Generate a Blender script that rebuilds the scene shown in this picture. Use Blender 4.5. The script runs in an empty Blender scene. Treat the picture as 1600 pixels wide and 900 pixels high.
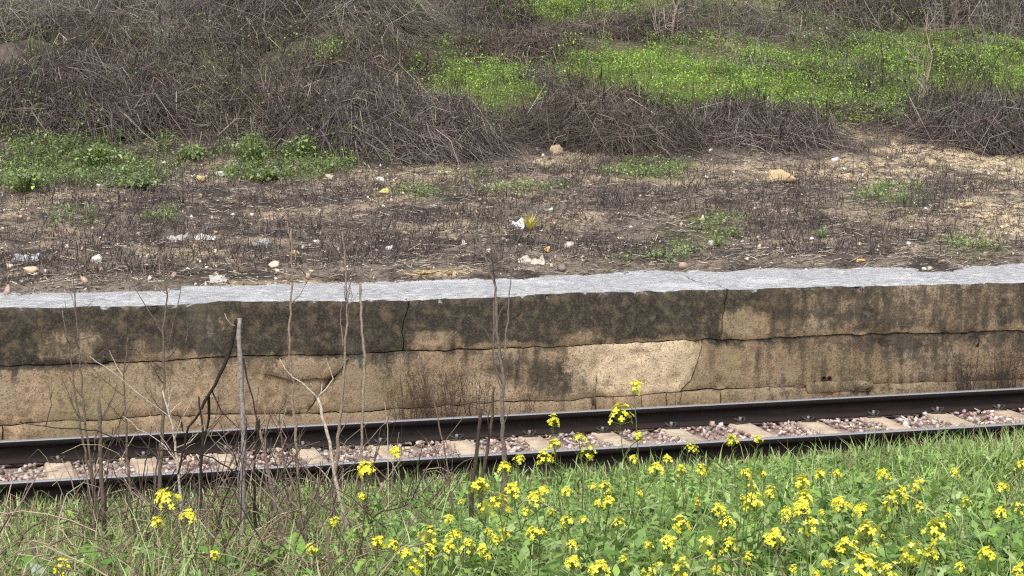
import bpy, math, random
import numpy as np
from mathutils import Vector
from mathutils.geometry import delaunay_2d_cdt

rng = np.random.default_rng(11)
random.seed(11)
SC = bpy.context.scene
COL = SC.collection

# ------------------------------------------------------------------ camera, sky, sun, exposure
# world: X along the rails, Y away from the photographer, Z up, rail top at z = 0
F_PX, PITCH, YAW = 2869.0, math.radians(5.944), math.radians(16.813)
CAM = np.array([-4.858, -12.184, 2.4896])
cam_d = bpy.data.cameras.new('camera')
cam_d.sensor_width = 36.0
cam_d.lens = F_PX / 1600.0 * 36.0
cam_d.clip_start, cam_d.clip_end = 0.1, 600.0
cam = bpy.data.objects.new('camera', cam_d)
cam.location = CAM
cam.rotation_euler = (math.pi / 2 - PITCH, 0, -YAW)
COL.objects.link(cam)
SC.camera = cam

SUN_EL, SUN_AZ = math.radians(54), math.radians(-150)   # high sun behind thin cloud, from behind-left of the camera
world = bpy.data.worlds.new('World')
SC.world = world
world.use_nodes = True
wn, wl = world.node_tree.nodes, world.node_tree.links
wn.clear()
sky = wn.new('ShaderNodeTexSky')
sky.sky_type = 'NISHITA'
sky.sun_disc = False
sky.sun_elevation = SUN_EL
sky.sun_rotation = SUN_AZ
sky.air_density, sky.dust_density, sky.ozone_density = 1.0, 4.0, 1.0
hs = wn.new('ShaderNodeHueSaturation')
hs.inputs['Saturation'].default_value = 0.35             # cloud cover: the sky is nearly white
bg = wn.new('ShaderNodeBackground')
bg.inputs['Strength'].default_value = 0.15
wo = wn.new('ShaderNodeOutputWorld')
wl.new(sky.outputs[0], hs.inputs['Color'])
wl.new(hs.outputs[0], bg.inputs['Color'])
wl.new(bg.outputs[0], wo.inputs['Surface'])
sun_d = bpy.data.lights.new('sun', 'SUN')
sun_d.energy = 1.0
sun_d.angle = math.radians(35)
sun_d.color = (1.0, 0.96, 0.9)
sun = bpy.data.objects.new('sun', sun_d)
_sd = Vector((math.sin(SUN_AZ) * math.cos(SUN_EL), math.cos(SUN_AZ) * math.cos(SUN_EL), math.sin(SUN_EL)))
sun.rotation_euler = _sd.to_track_quat('Z', 'Y').to_euler()
sun.location = (-8, -14, 20)
COL.objects.link(sun)
SC.view_settings.view_transform = 'Standard'
SC.view_settings.look = 'None'
SC.view_settings.gamma = 1.0
SC.view_settings.use_curve_mapping = False
SC.view_settings.exposure = 0.72
SC.cycles.use_denoising = False            # keep the fine grain of twigs and stone
SC.cycles.pixel_filter_type = 'BLACKMAN_HARRIS'
SC.cycles.filter_width = 1.25

# ------------------------------------------------------------------ helpers
def lin(r, g, b):
    c = np.array([r, g, b], float) / 255.0
    return np.where(c <= 0.04045, c / 12.92, ((c + 0.055) / 1.055) ** 2.4)

def _hash(i, j, s):
    h = (i.astype(np.int64) * 374761393 + j.astype(np.int64) * 668265263 + s * 1442695041) & 0x7fffffff
    h = ((h ^ (h >> 13)) * 1274126177) & 0x7fffffff
    return ((h ^ (h >> 16)) & 0xffff) / 65535.0

def vnoise(x, y, s=0):
    x = np.asarray(x, float); y = np.asarray(y, float)
    i = np.floor(x).astype(np.int64); j = np.floor(y).astype(np.int64)
    fx = x - i; fy = y - j
    fx = fx * fx * (3 - 2 * fx); fy = fy * fy * (3 - 2 * fy)
    a = _hash(i, j, s); b = _hash(i + 1, j, s); c = _hash(i, j + 1, s); d = _hash(i + 1, j + 1, s)
    return (a * (1 - fx) + b * fx) * (1 - fy) + (c * (1 - fx) + d * fx) * fy

def fbm(x, y, s=0, o=4):
    r = 0.0; a = 0.5; t = 0.0
    for k in range(o):
        r = r + a * vnoise(x * 2 ** k, y * 2 ** k, s + k * 17); t += a; a *= 0.5
    return r / t

def sstep(a, b, x):
    t = np.clip((np.asarray(x, float) - a) / (b - a), 0, 1)
    return t * t * (3 - 2 * t)

def norm(v):
    return v / np.maximum(np.linalg.norm(v, axis=-1, keepdims=True), 1e-9)

FWD = np.array([math.sin(YAW) * math.cos(PITCH), math.cos(YAW) * math.cos(PITCH), -math.sin(PITCH)])
RGT = np.array([math.cos(YAW), -math.sin(YAW), 0.0])
UPV = np.cross(RGT, FWD)

def ray(px, py):
    return FWD + RGT * (px - 800) / F_PX - UPV * (py - 450) / F_PX

def proj(P):
    d = np.asarray(P, float) - CAM
    z = np.maximum(d @ FWD, 0.01)
    return 800 + F_PX * (d @ RGT) / z, 450 - F_PX * (d @ UPV) / z, z

# the platform wall's own frame: u along the wall, s into the platform, z up
W0 = np.array([-0.5, 2.65]); WSL = -0.0507
_n = math.hypot(1, WSL)
WE = np.array([1 / _n, WSL / _n]); WS = np.array([-WSL / _n, 1 / _n])
ZC = 0.82
def uv_of(X, Y):
    return (X - W0[0]) * WE[0] + (Y - W0[1]) * WE[1], (X - W0[0]) * WS[0] + (Y - W0[1]) * WS[1]
def wall_px(px, py):                                # a point on the wall's front face
    d = ray(px, py)
    t = -((CAM[0] - W0[0]) * WS[0] + (CAM[1] - W0[1]) * WS[1]) / (d[0] * WS[0] + d[1] * WS[1])
    p = CAM + t * d
    return uv_of(p[0], p[1])[0], p[2]
def plane_px(px, py, z):
    d = ray(px, py); p = CAM + d * (z - CAM[2]) / d[2]
    return uv_of(p[0], p[1])

BACK = np.array([plane_px(x, y, ZC) for x, y in [(0, 462), (70, 459), (150, 458), (250, 458), (285, 448), (400, 445), (470, 443), (550, 441), (700, 436),
        (830, 437), (860, 432), (1100, 424), (1300, 420), (1400, 419), (1480, 423), (1520, 415), (1600, 412)]])

def hill(X, Y):
    u, s = uv_of(X, Y)
    b = np.interp(u, BACK[:, 0], BACK[:, 1]) + (fbm(u * 5, s * 0 + 3.3, 5) - .5) * 0.22
    q = s - b
    z = ZC + np.clip(q * 0.22, -0.06, 0.05) + 0.072 * np.maximum(q, 0)
    r = np.maximum(s - 9.3, 0)
    z = z + 0.17 * (np.sqrt(r * r + 1.0) - 1.0) * (r > 0)
    z = z + (fbm(X * .9, Y * .9, 31) - .5) * 0.16 * sstep(.1, 2.0, q) + ((fbm(X * 4, Y * 4, 41) - .5) * 0.1 + np.maximum(fbm(X * 9, Y * 9, 43) - .5, 0) * .16) * sstep(-.1, .4, q)
    z = z + (fbm(X * 1.0, Y * 1.0, 53) - .5) * .5 * sstep(11, 14, s)
    z = z + (fbm(X * .35, Y * .35, 51) - .5) * 1.0 * sstep(10, 16, s)
    return z

BY = [-60, -12, -9.3, -7.4, -5.96, -4.5, -2.8, -1.3, -0.75, -0.16, -.06, 10]
BZ = [1.3, .80, .70, .60, .50, .33, .09, -.09, -.135, -.14, -.22, -.30]
def bank(X, Y):
    z = np.interp(Y, BY, BZ)
    on = sstep(-0.3, -1.2, Y)
    z = z + 0.07 * np.clip(X - 1.0, 0, 3) * sstep(-.45, -.9, Y) * 0.6
    return z + on * ((fbm(X * 1.1, Y * 1.1, 61) - .5) * .2 + (fbm(X * 5, Y * 5, 71) - .5) * .06)

def terrain(X, Y):
    s = uv_of(X, Y)[1]
    return np.where(s > 0.15, hill(X, Y), bank(X, Y))

def at_ground(px, py, tmin=3.0, tmax=90.0):
    d = ray(px, py)
    t = np.linspace(tmin, tmax, 1800)
    P = CAM + t[:, None] * d
    below = P[:, 2] < terrain(P[:, 0], P[:, 1])
    k = int(np.argmax(below)) if below.any() else len(t) - 1
    p = P[k].copy(); p[2] = float(terrain(p[0], p[1]))
    return p

def in_view(X, Y, Z, mx=260, top=-70, bot=1500):
    px, py, _ = proj(np.stack([X, Y, Z], -1))
    return (px > -mx) & (px < 1600 + mx) & (py > top) & (py < bot)

def at_depth(px, py, dep):
    return CAM + ray(px, py) * dep

# ---- meshes from arrays
class MB:
    def __init__(s): s.v = []; s.f = []; s.c = []; s.n = 0
    def add(s, v, f, c=None):
        v = np.asarray(v, float).reshape(-1, 3); f = np.asarray(f, np.int64)
        s.v.append(v); s.f.append(f + s.n)
        if c is None: c = (1, 1, 1)
        c = np.asarray(c, float)
        s.c.append(np.broadcast_to(c, (len(v), 3)) if c.ndim < 2 else c)
        s.n += len(v)
        return s
    def mesh(s, name, smooth=False):
        me = bpy.data.meshes.new(name)
        V = np.concatenate(s.v); C = np.concatenate(s.c)
        loops = np.concatenate([f.reshape(-1) for f in s.f])
        sizes = np.concatenate([np.full(len(f), f.shape[1]) for f in s.f])
        me.vertices.add(len(V)); me.vertices.foreach_set('co', V.astype(np.float32).ravel())
        me.loops.add(len(loops)); me.loops.foreach_set('vertex_index', loops.astype(np.int32))
        st = np.concatenate([[0], np.cumsum(sizes)[:-1]]).astype(np.int32)
        me.polygons.add(len(sizes)); me.polygons.foreach_set('loop_start', st)
        if smooth: me.polygons.foreach_set('use_smooth', np.ones(len(sizes), bool))
        me.update(calc_edges=True)
        a = me.color_attributes.new('Col', 'FLOAT_COLOR', 'POINT')
        a.data.foreach_set('color', np.concatenate([C, np.ones((len(C), 1))], 1).astype(np.float32).ravel())
        return me
    def build(s, name, mat, parent=None, smooth=False):
        return link(name, s.mesh(name, smooth), mat, parent)

def link(name, me, mat=None, parent=None, loc=None):
    o = bpy.data.objects.new(name, me)
    if mat is not None and not me.materials: me.materials.append(mat)
    COL.objects.link(o)
    if parent is not None: o.parent = parent
    if loc is not None: o.location = loc
    return o

def empty(name, loc=(0, 0, 0), rz=0.0):
    o = bpy.data.objects.new(name, None); o.empty_display_size = .1
    o.location = loc; o.rotation_euler = (0, 0, rz); COL.objects.link(o)
    return o

def tag(o, label=None, cat=None, group=None, kind=None):
    if label: o['label'] = label
    if cat: o['category'] = cat
    if group: o['group'] = group
    if kind: o['kind'] = kind
    return o

def tubes(paths, rad, sides=3, col=None, cap=False):
    """paths (N,K,3), rad (N,K) or (N,1) -> verts, quads, colours"""
    P = np.asarray(paths, float); N, K, _ = P.shape
    rad = np.broadcast_to(np.asarray(rad, float), (N, K))
    T = norm(np.gradient(P, axis=1))
    ref = np.where(np.abs(T[:, :1, 2:3]) > .8, np.array([1., 0, 0]), np.array([0, 0, 1.]))
    A = norm(np.cross(T, np.broadcast_to(ref, T.shape))); B = np.cross(T, A)
    an = np.arange(sides) * 2 * np.pi / sides
    V = P[:, :, None] + rad[:, :, None, None] * (A[:, :, None] * np.cos(an)[:, None] + B[:, :, None] * np.sin(an)[:, None])
    idx = np.arange(N * K * sides).reshape(N, K, sides)
    a = idx[:, :-1]; b = idx[:, 1:]
    Q = np.stack([a, np.roll(a, -1, 2), np.roll(b, -1, 2), b], -1).reshape(-1, 4)
    if col is None: C = None
    else:
        col = np.asarray(col, float)
        C = np.broadcast_to(col[:, None, None, :] if col.ndim == 2 else col, (N, K, sides, 3)).reshape(-1, 3)
    return V.reshape(-1, 3), Q, C

def ribbons(paths, side, wid, col, fold=0.0):
    """leaf strips: paths (N,K,3), side (N,3) sideways unit, wid (N,K); 3 columns when folded, else 2"""
    P = np.asarray(paths, float); N, K, _ = P.shape
    S = np.asarray(side)[:, None, :]
    T = norm(np.gradient(P, axis=1)); Nn = norm(np.cross(np.broadcast_to(S, T.shape), T))
    w = np.broadcast_to(wid, (N, K))[..., None]
    if fold:
        V = np.stack([P - S * w + Nn * w * fold, P, P + S * w + Nn * w * fold], 2); m = 3
    else:
        V = np.stack([P - S * w, P + S * w], 2); m = 2
    idx = np.arange(N * K * m).reshape(N, K, m)
    Q = np.stack([idx[:, :-1, :-1], idx[:, :-1, 1:], idx[:, 1:, 1:], idx[:, 1:, :-1]], -1).reshape(-1, 4)
    C = np.broadcast_to(np.asarray(col)[:, None, None, :], (N, K, m, 3)).reshape(-1, 3)
    return V.reshape(-1, 3), Q, C

def pick(pal, n, jit=.12):
    pal = np.asarray(pal); c = pal[rng.integers(0, len(pal), n)]
    return np.clip(c * (1 + rng.normal(0, jit, (n, 1))) * (1 + rng.normal(0, jit * .3, (n, 3))), 0.004, .95)

# ---- materials
def new_mat(name):
    m = bpy.data.materials.new(name); m.use_nodes = True
    nt = m.node_tree; nt.nodes.clear()
    out = nt.nodes.new('ShaderNodeOutputMaterial'); b = nt.nodes.new('ShaderNodeBsdfPrincipled')
    nt.links.new(b.outputs[0], out.inputs[0])
    return m, nt.nodes, nt.links, b, out

def nd(N, t, **kw):
    n = N.new(t)
    for k, v in kw.items():
        if k in n.inputs: n.inputs[k].default_value = v
        else: setattr(n, k, v)
    return n

def math_n(N, L, op, a, b=None, c=None):
    n = N.new('ShaderNodeMath'); n.operation = op
    for i, x in enumerate((a, b, c)):
        if x is None: continue
        if isinstance(x, (int, float)): n.inputs[i].default_value = x
        else: L.new(x, n.inputs[i])
    return n.outputs[0]

def mix_c(N, L, fac, a, b, mode='MIX'):
    n = N.new('ShaderNodeMix'); n.data_type = 'RGBA'; n.blend_type = mode
    for s, x in ((0, fac), (6, a), (7, b)):
        if isinstance(x, (int, float)): n.inputs[s].default_value = x
        elif isinstance(x, (tuple, list, np.ndarray)): n.inputs[s].default_value = (*[float(q) for q in x[:3]], 1)
        else: L.new(x, n.inputs[s])
    return n.outputs[2]

def ramp(N, L, fac, lo, hi):
    n = N.new('ShaderNodeMapRange'); n.interpolation_type = 'SMOOTHSTEP'
    L.new(fac, n.inputs[0]); n.inputs[1].default_value = lo; n.inputs[2].default_value = hi
    return n.outputs[0]

def noise_n(N, L, co, scale, detail=4, rough=.55, dist=0.0):
    n = nd(N, 'ShaderNodeTexNoise', Scale=scale, Detail=detail, Roughness=rough, Distortion=dist)
    L.new(co, n.inputs['Vector'])
    return n.outputs['Fac']

def attr_mat(name, rough=.8, spec=.25, noise=0.0, nscale=60, transl=0.0, bump=0.0, amp=.35):
    """colour of each piece from its own 'Col', with a little mottling"""
    m, N, L, b, out = new_mat(name)
    at = nd(N, 'ShaderNodeAttribute', attribute_name='Col')
    c = at.outputs['Color']
    co = nd(N, 'ShaderNodeTexCoord').outputs['Object']
    if noise:
        f = noise_n(N, L, co, nscale, 5)
        f2 = nd(N, 'ShaderNodeMapRange'); L.new(f, f2.inputs[0]); f2.inputs[1].default_value = .25; f2.inputs[2].default_value = .75
        f2.inputs[3].default_value = 1 - noise; f2.inputs[4].default_value = 1 + noise
        vm = N.new('ShaderNodeVectorMath'); vm.operation = 'SCALE'
        L.new(c, vm.inputs[0]); L.new(f2.outputs[0], vm.inputs['Scale']); c = vm.outputs[0]
    L.new(c, b.inputs['Base Color'])
    b.inputs['Roughness'].default_value = rough; b.inputs['Specular IOR Level'].default_value = spec
    if bump:
        bn = nd(N, 'ShaderNodeBump', Strength=amp, Distance=bump)
        L.new(noise_n(N, L, co, nscale * 1.5, 6, .65), bn.inputs['Height']); L.new(bn.outputs[0], b.inputs['Normal'])
    if transl:
        tr = N.new('ShaderNodeBsdfTranslucent'); L.new(c, tr.inputs['Color'])
        mx = N.new('ShaderNodeMixShader'); mx.inputs[0].default_value = transl
        L.new(b.outputs[0], mx.inputs[1]); L.new(tr.outputs[0], mx.inputs[2]); L.new(mx.outputs[0], out.inputs[0])
    return m

M = {}
M['twig'] = attr_mat('dry_twig', .85, .2)
M['bark'] = attr_mat('bark', .85, .2, .5, 70, bump=.004)
M['leaf'] = attr_mat('leaf', .5, .35, .15, 40, transl=.3)
M['grass'] = attr_mat('grass', .5, .35, 0, transl=.3)
M['petal'] = attr_mat('petal', .6, .2, 0, transl=.3)
M['stone'] = attr_mat('stone', .85, .25, .25, 45, bump=.006)
M['soil'] = attr_mat('soil', .95, .1, .45, 28, bump=.03, amp=.8)
M['litter'] = attr_mat('white_litter', .6, .35, .4, 14)
M['clip'] = attr_mat('clip_metal', .6, .5, .4, 120)

# ------------------------------------------------------------------ the ground sheets
def pix_mask(X, Y, Z, ells):
    """membership of ground points in patches given as (centre x, y, half width, half height, strength)"""
    px, py, _ = proj(np.stack([X, Y, Z], -1))
    m = np.zeros(X.shape)
    wob = (fbm(X * 2.3, Y * 2.3, 91, 5) - .5) * 2.6
    for cx, cy, a, b, k in ells:
        r = ((px - cx) / a) ** 2 + ((py - cy) / b) ** 2
        m = np.maximum(m, k * sstep(1.6, .1, r + wob))
    return m

SAND = [(690, 268, 60, 18, .9), (880, 250, 60, 12, .6), (1120, 262, 150, 12, .55), (1330, 268, 90, 18, .7), (1490, 252, 120, 20, 1), (1420, 275, 70, 16, .8),
        (1390, 288, 60, 14, .7), (1520, 320, 45, 14, .9), (1570, 350, 80, 50, 1), (1590, 262, 80, 26, 1), (1480, 245, 130, 26, 1), (1280, 262, 150, 14, .8), (1060, 275, 150, 14, .6), (560, 275, 120, 14, .5), (900, 345, 60, 14, .5), (740, 360, 60, 14, .4), (300, 395, 90, 14, .4), (1180, 330, 70, 12, .4), (20, 315, 70, 25, .6), (110, 300, 90, 14, .5), (800, 300, 60, 16, .45),
        (330, 268, 70, 22, .5), (700, 425, 60, 8, .8), (1350, 205, 120, 20, .7), (1450, 200, 70, 22, .6), (620, 300, 60, 14, .4), (1180, 10, 60, 16, .6), (820, 40, 50, 14, .4), (450, 445, 120, 6, .5)]
MOSS = [(130, 270, 150, 26, .8), (440, 262, 100, 24, .8), (650, 300, 60, 12, .5), (1010, 266, 70, 18, .7), (1090, 360, 70, 34, .5), (1390, 315, 90, 26, .4), (720, 290, 80, 12, .4),
        (760, 130, 110, 40, .9), (1020, 120, 150, 45, 1), (1250, 130, 180, 55, 1), (1450, 125, 200, 50, 1), (1000, 10, 240, 30, .6), (1500, 60, 160, 40, .5), (80, 160, 130, 40, .5), (300, 90, 120, 60, .35), (1530, 380, 70, 30, .4)]

def ground_sheet(name, xs, ys, fn, colfn, kind='structure'):
    X, Y = np.meshgrid(xs, ys, indexing='ij')
    Z = fn(X, Y)
    n, m = X.shape
    idx = np.arange(n * m).reshape(n, m)
    Q = np.stack([idx[:-1, :-1], idx[1:, :-1], idx[1:, 1:], idx[:-1, 1:]], -1).reshape(-1, 4)
    mb = MB(); mb.add(np.stack([X, Y, Z], -1), Q, colfn(X, Y, Z).reshape(-1, 3))
    o = mb.build(name, M['soil'], None, True)
    return tag(o, kind=kind)

def arr(*seg):
    return np.concatenate([np.arange(a, b, st) for a, b, st in seg])

def lerp(a, b, t):
    return a * (1 - t[..., None]) + b * t[..., None]

def hill_col(X, Y, Z):
    base = lerp(lin(70, 64, 59) * np.ones(3), lin(124, 113, 102), sstep(.36, .62, fbm(X * 4, Y * 4, 7, 5)))
    base = lerp(base, lin(172, 152, 130), sstep(.62, .78, fbm(X * 1.3, Y * 1.3, 8)) * .6)
    far_ = sstep(10.5, 13, uv_of(X, Y)[1]); base = lerp(base, lerp(lin(66, 60, 55) * np.ones(3), lin(100, 91, 82), sstep(.35, .6, fbm(X * 3, Y * 3, 17))), far_)
    sand = lin(206, 186, 152)
    base = lerp(base, sand * np.ones(3), pix_mask(X, Y, Z, SAND) * (.45 + .55 * sstep(.4, .6, fbm(X * 5, Y * 5, 211))))
    base = lerp(base, lin(108, 120, 66) * np.ones(3), np.minimum(1, pix_mask(X, Y, Z, MOSS)) * .8)
    return base

def bank_col(X, Y, Z):
    t = sstep(.35, .65, fbm(X * 2, Y * 2, 9))
    soil = lerp(lin(84, 74, 60) * np.ones(3), lin(104, 98, 70), t)
    bed = lin(128, 108, 100) * np.ones(3)
    return lerp(soil, bed, sstep(-.3, -.1, Y))

# hillside is laid in the wall's frame so its front edge tucks under the coping
def hill_sheet():
    us = arr((-120, -14, 6), (-14, 14, .125), (14, 121, 6))
    ss = arr((.3, 2.4, .05), (2.4, 12, .09), (12, 30, .2), (30, 60, 1.2), (60, 201, 10))
    Ug, Sg = np.meshgrid(us, ss, indexing='ij')
    X = W0[0] + Ug * WE[0] + Sg * WS[0]; Y = W0[1] + Ug * WE[1] + Sg * WS[1]
    Z = hill(X, Y)
    n, m = X.shape; idx = np.arange(n * m).reshape(n, m)
    Q = np.stack([idx[:-1, :-1], idx[1:, :-1], idx[1:, 1:], idx[:-1, 1:]], -1).reshape(-1, 4)
    mb = MB(); mb.add(np.stack([X, Y, Z], -1), Q, hill_col(X, Y, Z).reshape(-1, 3))
    return tag(mb.build('hillside', M['soil'], None, True), kind='structure')
hill_sheet()
ground_sheet('ground', arr((-120, -12, 6), (-12, 12, .12), (12, 121, 6)), arr((-60, -12, 4), (-12, 3.05, .1)), bank, bank_col)

# ------------------------------------------------------------------ rocks
def rock_mesh(name, seed, flat=.7, sub=1):
    import bmesh
    r = np.random.default_rng(seed)
    bm = bmesh.new()
    pts = r.normal(size=(9 if sub == 1 else 26, 3)); pts = norm(pts) * r.uniform(.78, 1.08, (len(pts), 1))
    pts *= np.array([1, r.uniform(.7, .95), flat * r.uniform(.75, 1.1)])
    for p in pts: bm.verts.new(p)
    bmesh.ops.convex_hull(bm, input=bm.verts)
    loose = [v for v in bm.verts if not v.link_faces]
    bmesh.ops.delete(bm, geom=loose, context='VERTS')
    bmesh.ops.triangulate(bm, faces=bm.faces)
    V = np.array([v.co[:] for v in bm.verts]); bm.verts.index_update()
    T = np.array([[v.index for v in f.verts] for f in bm.faces])
    bm.free()
    return V, T
def big_rock(seed):
    import bmesh
    r = np.random.default_rng(seed); bm = bmesh.new(); bmesh.ops.create_icosphere(bm, subdivisions=3, radius=1.0)
    V = np.array([v.co[:] for v in bm.verts]); T = np.array([[v.index for v in f.verts] for f in bm.faces]); bm.free()
    nr = norm(r.normal(size=(11, 3))); dk = r.uniform(.34, .9, 11)
    rad = np.minimum(1.1, (dk / np.maximum(V @ nr.T, .05)).min(1))
    rad = rad * (1 + .5 * (fbm(V[:, 0] * 2.5 + seed, V[:, 1] * 2.5 + V[:, 2] * 3.1, seed % 50) - .5) + .25 * (fbm(V[:, 0] * 7 + seed, V[:, 2] * 7 + V[:, 1] * 5, 7) - .5))
    return V * rad[:, None], T
ROCKS = [rock_mesh('r', 100 + k, .62 + .05 * (k % 4)) for k in range(10)]

def rotz(V, a):
    c, s = np.cos(a), np.sin(a)
    return np.stack([V[..., 0] * c - V[..., 1] * s, V[..., 0] * s + V[..., 1] * c, V[..., 2]], -1)

def rand_rot(n):
    q = norm(rng.normal(size=(n, 4))); w, x, y, z = q.T
    return np.stack([np.stack([1 - 2 * (y * y + z * z), 2 * (x * y - z * w), 2 * (x * z + y * w)], -1),
                     np.stack([2 * (x * y + z * w), 1 - 2 * (x * x + z * z), 2 * (y * z - x * w)], -1),
                     np.stack([2 * (x * z - y * w), 2 * (y * z + x * w), 1 - 2 * (x * x + y * y)], -1)], -2)

# ------------------------------------------------------------------ railway track
def rail_profile():
    # right half, from foot to head; 165 mm high, top at z = 0
    h = [(.070, -.165), (.070, -.154), (.030, -.142), (.0095, -.128), (.008, -.095), (.0095, -.058), (.017, -.048), (.035, -.041), (.036, -.012), (.030, -.003), (.018, 0.0)]
    return h + [(-x, z) for x, z in reversed(h)]

m, N, L, b, out = new_mat('rail_steel')
geo = nd(N, 'ShaderNodeNewGeometry'); sx = N.new('ShaderNodeSeparateXYZ'); L.new(geo.outputs['Normal'], sx.inputs[0])
co = nd(N, 'ShaderNodeTexCoord').outputs['Object']
sp = N.new('ShaderNodeSeparateXYZ'); L.new(co, sp.inputs[0])
top = math_n(N, L, 'MULTIPLY', ramp(N, L, sx.outputs['Z'], .55, .9), ramp(N, L, sp.outputs['Z'], -.02, -.012))
mp = N.new('ShaderNodeMapping'); mp.inputs['Scale'].default_value = (.5, 6, 6); L.new(co, mp.inputs[0])
ns = noise_n(N, L, mp.outputs[0], 9, 6, .65)
rust = mix_c(N, L, ramp(N, L, ns, .35, .7), lin(24, 21, 21), lin(38, 31, 29))
foot = ramp(N, L, sp.outputs['Z'], -.12, -.15)
rust = mix_c(N, L, math_n(N, L, 'MULTIPLY', foot, .5), rust, lin(56, 46, 43))
L.new(mix_c(N, L, top, rust, lin(190, 190, 192)), b.inputs['Base Color'])
L.new(math_n(N, L, 'MULTIPLY', top, .75), b.inputs['Metallic'])
rr = N.new('ShaderNodeMapRange'); L.new(top, rr.inputs[0]); rr.inputs[3].default_value = .9; rr.inputs[4].default_value = .38
L.new(rr.outputs[0], b.inputs['Roughness'])
bn = nd(N, 'ShaderNodeBump', Strength=.25, Distance=.004); L.new(noise_n(N, L, co, 60, 5), bn.inputs['Height']); L.new(bn.outputs[0], b.inputs['Normal'])
b.inputs['Specular IOR Level'].default_value = .15
M['rail'] = m

m, N, L, b, out = new_mat('sleeper_concrete')
co = nd(N, 'ShaderNodeTexCoord').outputs['Object']
oi = nd(N, 'ShaderNodeObjectInfo')
off = N.new('ShaderNodeVectorMath'); off.operation = 'ADD'; L.new(co, off.inputs[0])
cm = N.new('ShaderNodeCombineXYZ'); L.new(math_n(N, L, 'MULTIPLY', oi.outputs['Random'], 40), cm.inputs[0]); L.new(cm.outputs[0], off.inputs[1])
n1 = noise_n(N, L, off.outputs[0], 7, 6, .6); n2 = noise_n(N, L, off.outputs[0], 90, 4, .7)
c1 = mix_c(N, L, ramp(N, L, n1, .3, .7), lin(164, 146, 124), lin(200, 184, 160))
c1 = mix_c(N, L, math_n(N, L, 'MULTIPLY', ramp(N, L, n2, .52, .68), .65), c1, lin(122, 98, 84))
c1 = mix_c(N, L, math_n(N, L, 'MULTIPLY', ramp(N, L, noise_n(N, L, off.outputs[0], 3.2, 6, .7), .5, .66), .6), c1, lin(138, 110, 96))
c1 = mix_c(N, L, math_n(N, L, 'MULTIPLY', oi.outputs['Random'], .3), c1, lin(180, 160, 138))
L.new(c1, b.inputs['Base Color']); b.inputs['Roughness'].default_value = .9
bn = nd(N, 'ShaderNodeBump', Strength=.5, Distance=.004); L.new(n2, bn.inputs['Height']); L.new(bn.outputs[0], b.inputs['Normal'])
M['sleeper'] = m

track = tag(empty('railway_track', (0, .75, -.3)), 'single railway track of dark steel rails on tan concrete sleepers', 'railway track')
def tchild(name, me, mat, loc, parent=track, base=(0, .75, -.3)):
    return link(name, me, mat, parent, tuple(np.array(loc, float) - np.array(base)))
prof = rail_profile(); k = len(prof)
xs = np.arange(-60, 60.1, 4)
V = np.array([[x, y, z] for x in xs for y, z in prof]); idx = np.arange(len(V)).reshape(len(xs), k)
Q = np.stack([idx[:-1], np.roll(idx[:-1], -1, 1), np.roll(idx[1:], -1, 1), idx[1:]], -1).reshape(-1, 4)
rail_me = MB().add(V, Q).mesh('rail')
tchild('rail', rail_me, M['rail'], (0, 0, 0)); tchild('rail', rail_me, M['rail'], (0, 1.5, 0))

def sleeper_mesh():
    ys = np.array([-1.2, -1.19, -.9, -.55, -.35, 0, .35, .55, .9, 1.19, 1.2])
    tz = np.array([-.012, 0, 0, 0, -.012, -.02, -.012, 0, 0, 0, -.012])
    rows = []
    for y, z in zip(ys, tz):
        rows.append([(-.12, y, -.2), (-.094, y, z - .012), (-.083, y, z), (.083, y, z), (.094, y, z - .012), (.12, y, -.2)])
    V = np.array(rows).reshape(-1, 3); n = 6; idx = np.arange(len(V)).reshape(len(ys), n)
    Q = np.stack([idx[:-1], np.roll(idx[:-1], -1, 1), np.roll(idx[1:], -1, 1), idx[1:]], -1).reshape(-1, 4)
    mb = MB(); mb.add(V, Q); mb.f.append(np.array([idx[0][::-1], idx[-1]]))
    return mb.mesh('sleeper')
def box_v(x0, x1, y0, y1, z0, z1):
    V = np.array([(x, y, z) for x in (x0, x1) for y in (y0, y1) for z in (z0, z1)])
    Q = np.array([(0, 1, 3, 2), (4, 6, 7, 5), (0, 4, 5, 1), (2, 3, 7, 6), (0, 2, 6, 4), (1, 5, 7, 3)])
    return V, Q
def clip_mesh():
    mb = MB()
    dark, pale, green = lin(48, 42, 39), lin(116, 110, 104), lin(62, 58, 54)
    v, q = box_v(-.075, .075, -.045, .05, 0, .016); mb.add(v, q, dark)
    for s in (-1, 1):                                     # the two bent arms of the spring clip
        t = np.linspace(0, 1, 9)
        P = np.stack([s * (.012 + .05 * np.sin(t * 3.1)), -.04 + .085 * t, .02 + .035 * np.sin(t * 2.6)], -1)
        v, q, c = tubes(P[None], np.full((1, 9), .008), 5, green[None]); mb.add(v, q, c)
    an = np.arange(6) * math.pi / 3
    ring = lambda r, z: np.stack([r * np.cos(an), r * np.sin(an), np.full(6, z)], -1)
    for r0, r1, z0, z1, cc in ((.022, .022, .016, .04, dark), (.017, .014, .04, .068, pale)):
        V = np.concatenate([ring(r0, z0), ring(r1, z1)]); i = np.arange(6)
        mb.add(V, np.stack([i, (i + 1) % 6, 6 + (i + 1) % 6, 6 + i], -1), cc); mb.f.append(np.array([[6, 7, 8, 9, 10, 11]]) + mb.n - 12)
    return mb.mesh('clip')
sl_me, cl_me = sleeper_mesh(), clip_mesh()
SLEEPER_X = [.6 * n for n in range(-12, 13)]
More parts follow.
